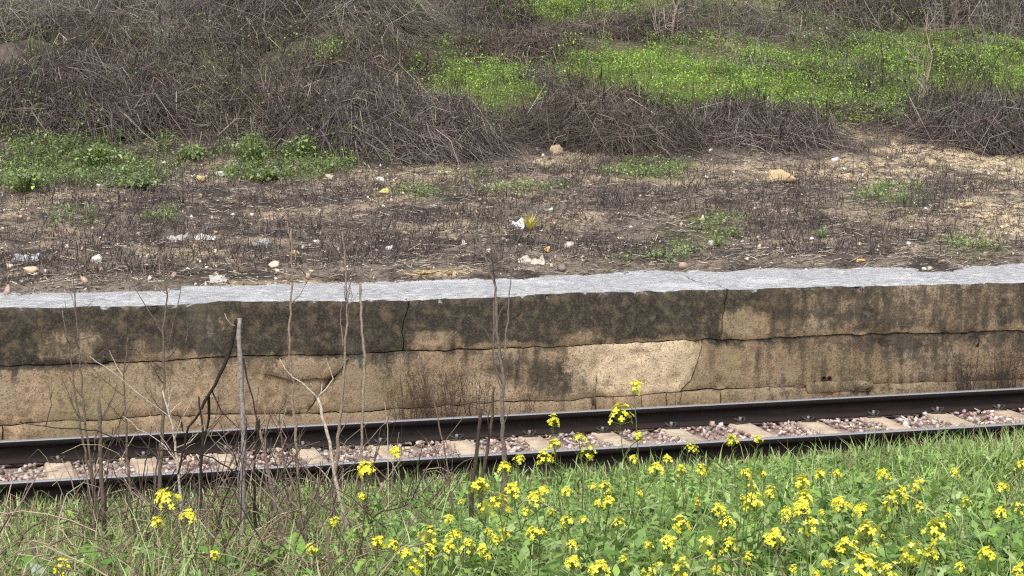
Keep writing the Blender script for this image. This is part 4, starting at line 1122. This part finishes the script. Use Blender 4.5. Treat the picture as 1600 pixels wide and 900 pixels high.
# ------------------------------------------------------------------ mustard plants in flower
YELLOW = np.array([lin(242, 234, 84), lin(236, 228, 68), lin(246, 242, 128), lin(228, 220, 60)])
def flower_head(seed, nf, lax):
    """a raceme seen from the side: open four-petalled florets in a dome with buds on top"""
    r = np.random.default_rng(seed); mb = MB(); R0 = .034
    for i in range(nf):
        f_ = (i + .5) / nf; th = i * 2.39996 + r.uniform(-.3, .3); el = math.pi / 2 * (1 - f_ * (1.12 + .25 * lax)) + r.uniform(-.1, .1)
        rr = R0 * (1 + .2 * r.normal()) * (.75 + .3 * f_); ctr = np.array([math.cos(th) * math.cos(el) * rr, math.sin(th) * math.cos(el) * rr, math.sin(el) * rr * (1.0 + lax) + .004])
        nrm = norm(np.array([math.cos(th) * math.cos(el), math.sin(th) * math.cos(el), math.sin(el) + .35]) + r.normal(0, .2, 3))
        s1 = norm(np.cross(nrm, [0.3, .2, .9])); s2 = np.cross(nrm, s1); sp = r.uniform(0, 1.5); sz = .0122 * r.uniform(.8, 1.2)
        base = ctr
        mb.add(*tubes(np.array([[[0, 0, -.02 + .3 * ctr[2]], ctr - nrm * .003]]), np.full((1, 2), .0009), 3)[:2], lin(150, 166, 70))
        for k in range(4):
            a = sp + k * math.pi / 2; d = s1 * math.cos(a) + s2 * math.sin(a); w = np.cross(nrm, d); cup = .25 + r.uniform(-.2, .2)
            V = np.array([base + w * .0012, base - w * .0012, base + d * sz * .55 - w * sz * .36 + nrm * sz * cup * .6, base + d * sz * .55 + w * sz * .36 + nrm * sz * cup * .6, base + d * sz * 1.0 - w * sz * .3 + nrm * sz * cup * .45, base + d * sz * 1.0 + w * sz * .3 + nrm * sz * cup * .45])
            mb.add(V, np.array([[0, 1, 2, 3], [3, 2, 4, 5]]), YELLOW[r.integers(4)] * r.uniform(.92, 1.05))
    V, T = ROCKS[0]
    for i in range(9):
        th = i * 2.4; rr = .010 * math.sqrt(i / 9); mb.add(V * np.array([.0028, .0028, .0042]) + (math.cos(th) * rr, math.sin(th) * rr, R0 * (1.05 + lax) + .004 - rr * .5), T, lin(196, 200, 62))
    return mb.mesh('flower_head')
HEADS = [flower_head(500 + i, nf, lax) for i, (nf, lax) in enumerate([(26, .1), (22, .4), (30, .2), (18, .6), (24, .1), (18, .3)])]

def mleaf(n, size, seedpal=HERB):
    """lyrate mustard leaves, root at origin, along +x"""
    out_ = []
    for i in range(n):
        K = 9; t = np.linspace(0, 1, K); ln = size * rng.uniform(.8, 1.2)
        P = np.stack([ln * t * .9, 0 * t, ln * (.35 * t - .6 * t ** 2)], -1)[None]; W = ln * .5 * np.array([[.05, .12, .3, .14, .42, .22, .5, .42, .04]]) * rng.uniform(.8, 1.2, (1, K)) * .62
        v, q, c = ribbons(P, np.array([[0, 1., 0]]), W, pick(seedpal, 1, .1), fold=.22); out_.append(MB().add(v, q, c).mesh('leaf'))
    return out_
MLEAF = mleaf(8, .13)

def mustard(heads, dep, label, group=None, leaves=6, name='mustard_plant'):
    """one plant: heads are (px, py, size px) pictures of its flower heads at depth dep; the stem stands on the bank below"""
    H = []
    for i, (px, py, s) in enumerate(heads):
        H.append(at_depth(px, py, dep + rng.uniform(-.12, .12) * (i > 0)))
    H = np.array(H); top = H[np.argmax(H[:, 2])]
    bx, by = top[0] + rng.normal(0, .06), top[1] + rng.normal(0, .06); bz = float(terrain(bx, by))
    root = tag(empty(name, (bx, by, bz)), label, 'flowering plant', group); org = np.array([bx, by, bz])
    mb = MB(); stemc = lin(112, 126, 74)
    main = None
    for i, h in enumerate(H):
        s = heads[i][2] * dep / F_PX / .084
        e = h - org - np.array([0, 0, .028 * s])
        if h is top or np.allclose(h, top): start, st = np.array([0, 0, -.03]), 0
        else:
            f_ = np.clip((e[2] - .12) / max(.05, (top[2] - bz)), .15, .75); start = (top - org) * f_
        t = np.linspace(0, 1, 7)[:, None]
        bow = np.array([rng.normal(0, .03), rng.normal(0, .03), 0])
        P = start * (1 - t) + e * t + bow * np.sin(t * math.pi) + rng.normal(0, .0025, (7, 3)); P[-1] = e; P[0] = start
        v, q, c = tubes(P[None], np.linspace(.0042, .0018, 7)[None], 5, stemc[None]); mb.add(v, q, c)
        # seed pods below the head
        for k in range(5):
            b0 = P[5] * .5 + P[6] * .5 - np.array([0, 0, .02 * k]) if True else 0
            b0 = P[-1] * (1 - .06 * (k + 1)) + P[-3] * .06 * (k + 1) if np.linalg.norm(P[-1] - P[-3]) < .6 else P[-1]
            a = rng.uniform(0, 6.28); d = np.array([math.cos(a) * .03, math.sin(a) * .03, .022]); v, q, c = tubes(np.array([[b0, b0 + d * .6, b0 + d * 1.2]]), np.array([[.0008, .0016, .0006]]), 3, lin(120, 136, 70)[None]); mb.add(v, q, c)
        o = link('flower_head', HEADS[rng.integers(len(HEADS))], M['petal'], root, h - org - np.array([0, 0, .012 * s])); o.scale = (s,) * 3
        o.rotation_euler = (rng.normal(0, .25), rng.normal(0, .25), rng.uniform(0, 6.28))
    mb.build('stem', M['leaf'], root)
    for k in range(leaves):
        f_ = rng.uniform(.05, .7); p = (top - org) * f_; o = link('leaf', MLEAF[rng.integers(len(MLEAF))], M['leaf'], root, p); sc = rng.uniform(.6, 1.25) * (1.25 - f_)
        o.scale = (sc,) * 3; o.rotation_euler = (rng.normal(0, .25), rng.normal(-.1, .3), rng.uniform(0, 6.28))

SPECIAL = [
 ([(991, 605, 26)], 8.4, 'tallest mustard plant, its lone yellow head seen against the stone wall'),
 ([(969, 647, 40), (997, 681, 22)], 8.3, 'mustard plant with a large head against the far rail'),
 ([(864, 658, 24), (866, 693, 24), (853, 716, 30)], 8.3, 'mustard plant with three heads one above another in front of the rails'),
 ([(905, 684, 22), (919, 709, 28)], 8.5, 'mustard plant with two heads between the rails right of the three-headed one'),
 ([(811, 717, 20)], 8.6, 'mustard plant with a single head just left of the three-headed one'),
 ([(620, 705, 24)], 9.2, 'mustard plant with its head in front of a sleeper left of centre'),
 ([(575, 732, 34), (567, 776, 20)], 8.6, 'mustard plant with two heads right of the white dead stem'),
 ([(262, 780, 40), (245, 817, 26), (294, 806, 30)], 7.6, 'mustard plant with three heads among the dead stems on the left'),
 ([(97, 889, 36)], 7.0, 'mustard plant in the bottom left corner'),
 ([(335, 868, 22)], 7.4, 'small mustard plant left of the broken grey stem foot'),
 ([(1143, 688, 26), (1084, 702, 16)], 8.8, 'mustard plant whose pale head overlaps the near rail right of centre'),
 ([(1184, 686, 18)], 9.0, 'slim mustard plant with a small head against the near rail'),
 ([(1349, 886, 56), (1389, 895, 34)], 5.8, 'mustard plant with the largest head, at the bottom edge on the right'),
 ([(788, 731, 26), (749, 760, 34)], 8.0, 'mustard plant with heads before the dark cluster of dead stems'),
 ([(488, 858, 22), (520, 815, 20)], 7.5, 'mustard plant left of the white dead stem foot'),
 ([(1596, 728, 24)], 7.8, 'mustard plant with its head cut by the right edge'),
 ([(1491, 738, 18)], 8.2, 'small-headed mustard plant below the grass crest at the right'),
 ([(1380, 741, 24)], 8.2, 'mustard plant standing alone below the grass crest, right'),
]
for h_, d_, lab in SPECIAL: mustard(h_, d_, lab, 'mustard plants on the bank')
CENTRE = [(800, 769, 34), (781, 788, 36), (759, 797, 28), (836, 779, 28), (848, 766, 22), (886, 767, 20), (952, 784, 26), (1026, 733, 28), (1045, 719, 20), (990, 717, 18), (945, 759, 20), (888, 814, 28), (912, 812, 18), (966, 817, 22),
  (1041, 848, 30), (1014, 853, 20), (895, 852, 20), (835, 831, 26), (790, 834, 20), (774, 843, 18), (709, 838, 28), (673, 836, 34), (702, 810, 18), (702, 857, 30), (668, 862, 30), (633, 865, 24), (614, 852, 24), (590, 848, 28), (647, 888, 28), (733, 853, 26), (754, 859, 24), (895, 879, 30), (936, 888, 36), (974, 874, 20), (1019, 896, 30), (822, 800, 18), (1000, 770, 16), (926, 760, 16), (860, 800, 16), (760, 830, 14)]
RIGHT = [(1064, 821, 34), (1095, 736, 24), (1065, 735, 20), (1167, 741, 22), (1176, 760, 18), (1177, 785, 38), (1203, 771, 26), (1253, 755, 34), (1282, 741, 24), (1308, 741, 18), (1432, 759, 24), (1565, 762, 22), (1257, 778, 34), (1253, 793, 34), (1232, 803, 28), (1312, 786, 30), (1406, 772, 28), (1384, 790, 30), (1436, 791, 20), (1511, 785, 20),
  (1565, 800, 24), (1591, 797, 24), (1122, 797, 28), (1136, 817, 28), (1267, 826, 36), (1343, 797, 26), (1356, 828, 42), (1210, 841, 40), (1322, 855, 38), (1460, 829, 44), (1422, 866, 38), (1456, 869, 34), (1542, 867, 34), (1592, 850, 28), (1107, 855, 34), (1170, 871, 22), (1064, 893, 34), (1368, 853, 14), (1480, 809, 16), (1140, 850, 26), (1590, 893, 24), (1120, 890, 20), (1240, 890, 18), (1500, 885, 20), (1290, 880, 16)]
def sprays(Ls, k):
    out_ = list(Ls)
    for x, y, s_ in Ls:
        if rng.random() < k: out_.append((x + rng.normal(0, 22), min(897, y + rng.normal(6, 16)), rng.uniform(11, 17)))
    return out_
def grouped(Ls, label_fn, group):
    Ls = sorted(Ls); i = 0
    while i < len(Ls):
        k_ = 1 if rng.random() < .55 else 2
        hs = [Ls[i]]
        if k_ == 2 and i + 1 < len(Ls) and abs(Ls[i + 1][0] - Ls[i][0]) < 60 and abs(Ls[i + 1][1] - Ls[i][1]) < 70: hs.append(Ls[i + 1])
        i += len(hs); y = hs[0][1]
        mustard(hs, float(np.clip(8.8 - (y - 720) * .0165 + rng.normal(0, .3), 5.9, 9.2)), label_fn(hs), group, 6)
SEEN = {}
def where(hs):
    base = where0(hs); k = SEEN.get(base, 0); SEEN[base] = k + 1
    if k == 0: return base
    return base + ', %s such from left' % ['second', 'third', 'fourth', 'fifth', 'sixth', 'seventh', 'eighth', 'ninth', 'tenth'][min(k - 1, 8)]
def where0(hs):
    x, y, s = hs[0]
    col = ['left of centre', 'at centre', 'right of centre', 'on the right', 'near the right edge'][int(np.searchsorted([760, 940, 1150, 1400], x))]
    row = ['in the back row', 'in the middle rows', 'along the bottom edge'][int(np.searchsorted([775, 845], y))]
    return '%s mustard plant %s, %s' % ('two-headed' if len(hs) > 1 else ('full-headed' if s > 29 else 'small-headed' if s < 21 else 'single-headed'), row, col)
grouped(sprays(CENTRE, .35), where, 'mustard plants on the bank')
grouped(sprays(RIGHT, .35), where, 'mustard plants on the bank')

# ------------------------------------------------------------------ dead standing stems on the near bank
GREYB, BRN, BLK, WHTB = lin(136, 124, 115), lin(104, 91, 82), lin(48, 41, 38), lin(176, 163, 149)
def tube_path(px_path, dep, w0, w1, org, jit=.006, wander=.0, K=None):
    P = np.array([at_depth(x, y, dep) for x, y in px_path])
    d = np.concatenate([[0], np.cumsum(np.linalg.norm(np.diff(P, axis=0), axis=1))]); K = K or max(4, int(d[-1] / .045))
    t = np.linspace(0, d[-1], K); Q = np.stack([np.interp(t, d, P[:, i]) for i in range(3)], -1)
    Q[1:-1] += rng.normal(0, jit * .5, (K - 2, 3)); f_ = t / d[-1]
    Q += FWD * (wander * np.sin(f_ * 2.0))[:, None]
    R_ = np.linspace(w0, w1, K) * .5 * dep / F_PX * (1 + rng.normal(0, .06, K))
    return Q - org, R_
def dead_stem(path, dep, w0, w1, col, label, branches=(), auto=5, name='dead_weed', cat='dead weed'):
    """path is listed from the foot upward; the foot is carried down to the ground"""
    b0 = at_depth(*path[0], dep); z = float(terrain(b0[0], b0[1])); org = np.array([b0[0], b0[1], z])
    root = tag(empty(name, org), label, cat, 'dead stems on the bank')
    P, R_ = tube_path(path, dep, w0, w1, org)
    if P[0, 2] > -.02:
        P = np.concatenate([[[0 + rng.normal(0, .01), rng.normal(0, .01), -.04]], P]); R_ = np.concatenate([[R_[0] * 1.1], R_])
    v, q, c = tubes(P[None], R_[None], 7, np.asarray(col)[None]); mb = MB().add(v, q, c)
    mb.f.append(np.array([np.arange(7)]) + mb.n - 7)
    mb.build('stem', M['bark'], root, True)
    for br in branches:
        bp, bw, *rest = br; bc = rest[0] if rest else col
        Q, RR = tube_path(bp, dep, bw, max(.8, bw * .45), org, .005, rng.normal(0, .12))
        v, q, c = tubes(Q[None], RR[None], 5, np.asarray(bc)[None]); MB().add(v, q, c).build('branch', M['bark'], root, True)
    for k in range(auto):
        i = rng.integers(int(len(P) * .25), len(P) - 1); s = P[i]; a = rng.uniform(0, 6.28); ln = rng.uniform(.1, .3); el = rng.uniform(.4, 1.2); t = np.linspace(0, 1, 6)[:, None]
        D = np.array([math.cos(a) * math.cos(el), math.sin(a) * math.cos(el), math.sin(el)]); Q = s + D * ln * t + np.array([0, 0, .05]) * t ** 2 + rng.normal(0, .006, (6, 3)) * t
        v, q, c = tubes(Q[None], (np.linspace(.0028, .0012, 6))[None], 4, (np.asarray(col) * rng.uniform(.8, 1.1))[None]); mb2 = MB().add(v, q, c)
        for kk in range(2):
            j = rng.integers(2, 5); e = Q[j] + norm(D + rng.normal(0, .5, 3)) * ln * .4; v, q, c = tubes(np.array([[Q[j], (Q[j] + e) / 2 + rng.normal(0, .006, 3), e]]), np.array([[.0016, .0013, .001]]), 3, np.asarray(col)[None]); mb2.add(v, q, c)
        mb2.build('twig', M['bark'], root, True)

dead_stem([(155, 810), (151, 790), (133, 704), (119, 631), (113, 580), (105, 530), (97, 484)], 10.4, 4.5, 2, BRN, 'leftmost slender brown stem leaning left across wall and rail')
dead_stem([(148, 800), (140, 705), (134, 676), (129, 611), (124, 548), (119, 496), (117, 455), (112, 430), (108, 398)], 10.7, 4.5, 1.5, BRN, 'tall thin brown stem just right of the leftmost one, reaching the stubble', [([(117, 455), (122, 425), (121, 395)], 1.6)])
dead_stem([(162, 812), (158, 720), (155, 628)], 10.2, 7.5, 5.5, BRN * .9, 'short thick brown stump stem near the left edge', [([(160, 655), (168, 630), (176, 600)], 2.5), ([(157, 640), (150, 625)], 2)], 3)
dead_stem([(208, 835), (199, 720), (196, 650), (193, 590), (197, 555), (200, 527)], 10.4, 5, 2, BRN, 'upright brown stem forking at the wall joint, left', [([(195, 582), (206, 556), (212, 540)], 2), ([(194, 590), (178, 575), (165, 548)], 1.8, WHTB), ([(196, 640), (182, 655), (172, 700)], 2)])
dead_stem([(244, 810), (250, 740), (255, 652), (257, 600), (255, 513), (261, 468), (257, 430), (250, 398)], 10.6, 7, 2, BRN, 'tall brown branching stem left of the pale shrub', [([(256, 525), (235, 490), (213, 455), (192, 425), (172, 399)], 2), ([(262, 548), (274, 500), (286, 461), (283, 400)], 2.2), ([(255, 600), (243, 570), (229, 545)], 2), ([(258, 440), (268, 415), (282, 392)], 1.6), ([(262, 560), (288, 535), (310, 505), (313, 492)], 2), ([(290, 535), (292, 520), (288, 500)], 1.4)], 7)
dead_stem([(296, 900), (286, 810), (279, 748), (272, 673), (262, 638), (254, 610)], 10.0, 6, 2.5, WHTB, 'pale grey branching dead shrub beside the three-headed yellow flower', [([(262, 649), (238, 628), (213, 607), (180, 580), (145, 556)], 2.4), ([(266, 645), (278, 632), (289, 624)], 2), ([(272, 690), (288, 655), (306, 621)], 2.4), ([(276, 720), (255, 695), (220, 672), (190, 650)], 2.2), ([(274, 700), (300, 690), (318, 660)], 2), ([(278, 740), (262, 715), (240, 700)], 2), ([(262, 640), (265, 615), (276, 600)], 1.8)], 6, 'dead_shrub', 'dead shrub')
dead_stem([(377, 895), (378, 800), (380, 730), (380, 660), (376, 590), (373, 520), (374, 497)], 9.4, 9, 7.5, lin(138, 130, 126), 'thick grey stem snapped off at the wall with a pale broken top', [([(370, 499), (366, 520), (358, 555), (345, 585), (331, 610), (312, 645), (296, 668), (280, 740)], 7, BLK), ([(368, 510), (360, 502), (356, 489)], 2, lin(220, 206, 180)), ([(331, 610), (350, 640), (376, 665)], 3, BLK), ([(326, 620), (322, 650), (305, 720)], 5, BLK), ([(380, 560), (392, 600), (406, 650), (410, 690)], 3.5, BLK)], 0, 'broken_sapling')
dead_stem([(400, 840), (396, 745), (400, 700), (405, 655)], 9.6, 5, 3, BLK, 'black charred stem right of the snapped grey one', [([(398, 760), (376, 740), (355, 735)], 2.5)], 3)
dead_stem([(448, 868), (432, 800), (420, 741), (410, 690), (402, 650)], 9.8, 6, 4.5, lin(134, 116, 106), 'brown leaning stem between the snapped stem and the tall straight one', [([(412, 690), (425, 650), (436, 618)], 2.5), ([(430, 720), (445, 690), (425, 655)], 2)], 4)
dead_stem([(478, 888), (470, 800), (465, 741), (458, 624), (456, 592), (451, 530), (454, 472), (456, 430), (455, 357)], 10.0, 6, 2.5, lin(138, 118, 104), 'tall straight brown stem rising into the stubble left of centre', [([(455, 380), (440, 330), (418, 290)], 1.4), ([(458, 600), (448, 560), (449, 545)], 2)], 4)
dead_stem([(552, 865), (527, 762), (518, 710), (510, 673), (503, 645), (496, 621)], 9.6, 6.5, 4.5, WHTB, 'whitish stem with a Y fork, left of centre', [([(496, 621), (480, 603), (460, 592), (446, 575), (437, 560)], 3), ([(497, 620), (512, 605), (520, 592), (514, 575), (508, 560)], 3), ([(497, 619), (487, 598)], 2.2), ([(500, 618), (501, 596)], 2)], 0)
dead_stem([(520, 800), (527, 693), (536, 610), (537, 575), (542, 513), (540, 430), (535, 362)], 10.5, 6.5, 2, lin(134, 118, 106), 'tall brown stem behind the whitish fork', [([(540, 470), (553, 425), (562, 382)], 2), ([(536, 540), (531, 500), (534, 470)], 2), ([(533, 640), (548, 600), (552, 560)], 2), ([(529, 680), (548, 650), (560, 640)], 1.8)], 5)
dead_stem([(566, 790), (564, 713), (568, 640), (570, 565), (565, 500), (563, 441)], 10.4, 4.5, 4, lin(140, 126, 114), 'blunt-topped brown stem right of the two tall ones', [], 1)
dead_stem([(788, 790), (788, 713), (785, 640), (785, 582), (778, 530), (776, 496), (774, 444), (764, 420), (750, 375), (741, 330)], 9.9, 9, 2, lin(112, 100, 92), 'tall dark main stem of the centre cluster, reaching the stubble', [([(785, 560), (792, 520), (795, 479), (798, 437), (795, 400)], 3), ([(774, 444), (770, 410), (768, 370), (757, 340)], 2.4), ([(776, 545), (766, 530), (757, 512)], 2), ([(778, 500), (787, 478)], 2), ([(786, 600), (771, 570), (771, 530), (772, 470)], 4)], 4)
dead_stem([(736, 790), (740, 745), (746, 690), (750, 642)], 9.8, 7.5, 5.5, lin(74, 62, 56), 'short dark stub at the left of the centre cluster', [], 0)
dead_stem([(750, 790), (755, 748), (763, 690), (769, 649), (772, 605)], 9.7, 6, 4, lin(80, 68, 60), 'dark leaning stem in the middle of the centre cluster', [([(764, 690), (763, 655), (768, 630)], 3)], 1)
dead_stem([(706, 790), (703, 750), (695, 707), (684, 650), (675, 610), (660, 570)], 9.9, 3.5, 1.8, lin(110, 94, 86), 'thin wiry stem left of the centre cluster', [], 3)
dead_stem([(320, 850), (312, 760), (318, 680), (311, 620)], 10.2, 6, 3, BLK * 1.3, 'dark stem behind the leaning charred branch', [([(316, 690), (335, 660), (340, 620)], 2.5)], 4)
dead_stem([(232, 850), (240, 780), (246, 720), (250, 690)], 10.0, 4, 2.5, BRN * .8, 'short dark stem left of the pale dead shrub foot', [], 3)
dead_stem([(440, 850), (452, 790), (446, 740), (436, 655), (442, 620)], 10.6, 3.5, 1.5, BRN, 'wiry brown stem behind the leaning one', [([(446, 740), (458, 690), (470, 660)], 1.8)], 4)
dead_stem([(330, 860), (350, 780), (372, 735), (362, 700)], 9.3, 4, 2, BLK, 'bent black twig left of the snapped grey stem', [], 2)

# thin canes arching through the left-hand tangle
CANES = [[(420, 860), (395, 780), (375, 745), (330, 712), (260, 705), (210, 698), (150, 672), (80, 668), (30, 660)], [(440, 850), (430, 770), (380, 720), (330, 690), (315, 640)], [(420, 790), (440, 740), (470, 700), (500, 690)], [(480, 850), (470, 800), (420, 745), (360, 705), (340, 690)], [(240, 800), (270, 740), (310, 690), (340, 660)], [(480, 800), (500, 760), (470, 720), (420, 700)],
  [(480, 850), (500, 790), (530, 740), (560, 720)], [(600, 840), (640, 780), (690, 745), (730, 740)], [(620, 800), (660, 790), (700, 800), (735, 830)], [(720, 850), (715, 800), (690, 770), (650, 760)], [(640, 820), (690, 760), (720, 720), (740, 715)], [(0, 830), (30, 790), (60, 740), (90, 735)], [(20, 880), (60, 830), (120, 810), (180, 840)], [(180, 900), (210, 830), (260, 790), (290, 785)],
  [(300, 880), (350, 850), (420, 835), (470, 845)], [(340, 830), (370, 790), (372, 765), (340, 760)], [(560, 850), (590, 800), (640, 790), (660, 740)], [(410, 830), (430, 780), (410, 740), (430, 700)], [(130, 860), (170, 800), (240, 770), (300, 776)], [(500, 870), (470, 820), (440, 780), (420, 730)]]
CANE_LAB = ['long black cane arching left from the snapped stem across both rails', 'brown cane crossing behind the snapped grey stem foot', 'dark brown cane bowed right of the snapped grey stem', 'grey cane slanting from the rail down to the right of the snapped stem', 'black cane leaning right below the pale dead shrub',
 'brown cane curling left over the near rail, right of the snapped stem', 'dark cane leaning right toward the whitish fork', 'grey cane arching over grass left of the centre cluster', 'black cane lying low left of the centre cluster foot', 'brown cane curled back at the foot of the centre cluster', 'dark cane reaching up to the stub of the centre cluster', 'grey cane rising at the left border below the rail',
 'black cane arched low in the bottom left corner', 'brown cane beside the three-headed yellow flower', 'dark cane lying across the docks at bottom left', 'grey cane hooked left of the snapped stem foot', 'black cane bowed between the whitish stem and the centre cluster', 'brown wavy cane right of the charred stem', 'dark cane arching over the leftmost dock', 'grey cane leaning left from the foot of the whitish stem']
side = ['at the far left', 'left of the snapped grey stem', 'right of the snapped grey stem', 'left of the centre cluster']
for i, cpath in enumerate(CANES):
    dep = rng.uniform(9.2, 10.6); cx = np.mean([p[0] for p in cpath])
    dd = ['lowest', 'arching', 'twisted', 'drooping', 'slanting'][i % 5]
    dead_stem(cpath, dep, rng.uniform(2.2, 3.6), 1.4, [BLK, BRN, BRN * .8, GREYB][i % 4], CANE_LAB[i], [], 2, 'dead_cane', 'dead cane')

# dry weeds at the foot of the wall, and bare saplings up the slope
def dry_weed(px, py, wpx, hpx, n, label, col, on_wall=True, name='dry_weed', dist=.12, rad=.0021):
    if on_wall:
        u, z = wall_px(px, py); p = np.array([W0[0] + u * WE[0] - dist * WS[0], W0[1] + u * WE[1] - dist * WS[1], -.24])
    else: p = at_ground(px, py)
    dep = float((p - CAM) @ FWD); w, h = wpx * dep / F_PX, hpx * dep / F_PX + (.14 if on_wall else 0)
    root = tag(empty(name, p), label, 'dry weed' if on_wall else 'sapling'); mb = MB()
    for i in range(n):
        a = rng.uniform(0, 6.28); r = rng.random() ** .6; e = np.array([math.cos(a) * r * w * .5, math.sin(a) * min(dist * .8 if on_wall else w * .4, r * w * .3), h * rng.uniform(.5, 1.0)]); s = np.array([e[0] * .55, e[1] * .4, -.02])
        t = np.linspace(0, 1, 6)[:, None]; Q = s * (1 - t) + e * t + rng.normal(0, h * .02, (6, 3)); Q = np.stack([Q[:, 0] * math.cos(-YAW * .2), Q[:, 1], Q[:, 2]], -1)
        v, q, c = tubes(Q[None], rad * rng.uniform(.7, 1.4) * np.linspace(1.3, .6, 6)[None], 3, pick([col], 1, .2)); mb.add(v, q, c)
        for k in range(5):
            j = rng.integers(1, 5); d = norm(np.array([rng.normal(), rng.normal() * .5, abs(rng.normal()) * .9])) * h * rng.uniform(.1, .3); v, q, c = tubes(np.array([[Q[j], Q[j] + d * .5 + rng.normal(0, .006, 3), Q[j] + d]]), rad * .8 * np.array([[1, .9, .6]]), 3, pick([col], 1, .2)); mb.add(v, q, c)
    mb.build('stalks', M['twig'], root)
DKW = lin(88, 74, 66)
dry_weed(635, 660, 110, 62, 22, 'dry brown weed at the wall foot left of the centre cluster', DKW)
dry_weed(690, 660, 150, 85, 34, 'largest dry weed against the wall behind the centre cluster', DKW)
dry_weed(740, 655, 60, 60, 14, 'dry weed at the wall foot right behind the centre cluster', DKW)
dry_weed(815, 640, 40, 40, 8, 'small dry weed at the wall foot right of the centre cluster', DKW)
dry_weed(922, 625, 16, 50, 4, 'thin dry weed against the pale stone at the wall foot', DKW)
dry_weed(1055, 615, 24, 28, 4, 'tiny dry weed below the pale stone corner', DKW)
dry_weed(1500, 612, 70, 66, 26, 'dark dry weed at the wall foot on the right', lin(74, 62, 56))
dry_weed(1560, 608, 80, 74, 30, 'dark dry weed at the wall foot near the right edge', lin(74, 62, 56))
dry_weed(1440, 190, 40, 200, 5, 'pale bare sapling leaning up the right of the hillside', lin(160, 146, 132), False, 'bare_sapling', .3, .007)
dry_weed(1130, 96, 90, 70, 6, 'pale leaning dead branches above the green slope', lin(166, 150, 134), False, 'bare_sapling', .3, .006)
dry_weed(1358, 168, 20, 56, 5, 'black dead spike standing in the right green slope', lin(56, 48, 46), False, 'dead_spike', .3, .007)
dry_weed(1040, 60, 80, 66, 8, 'pale bare bush near the top right of centre', lin(168, 152, 140), False, 'bare_sapling', .3, .006)
dry_weed(1480, 60, 120, 90, 14, 'grey bare sapling cluster at the top right', lin(150, 138, 130), False, 'bare_sapling', .3, .005)
dry_weed(1560, 90, 110, 110, 14, 'grey bare sapling cluster in the top right corner', lin(140, 128, 122), False, 'bare_sapling', .3, .005)
dry_weed(262, 60, 60, 70, 5, 'thin grey saplings standing in the top left bramble', lin(140, 128, 118), False, 'bare_sapling', .3, .004)
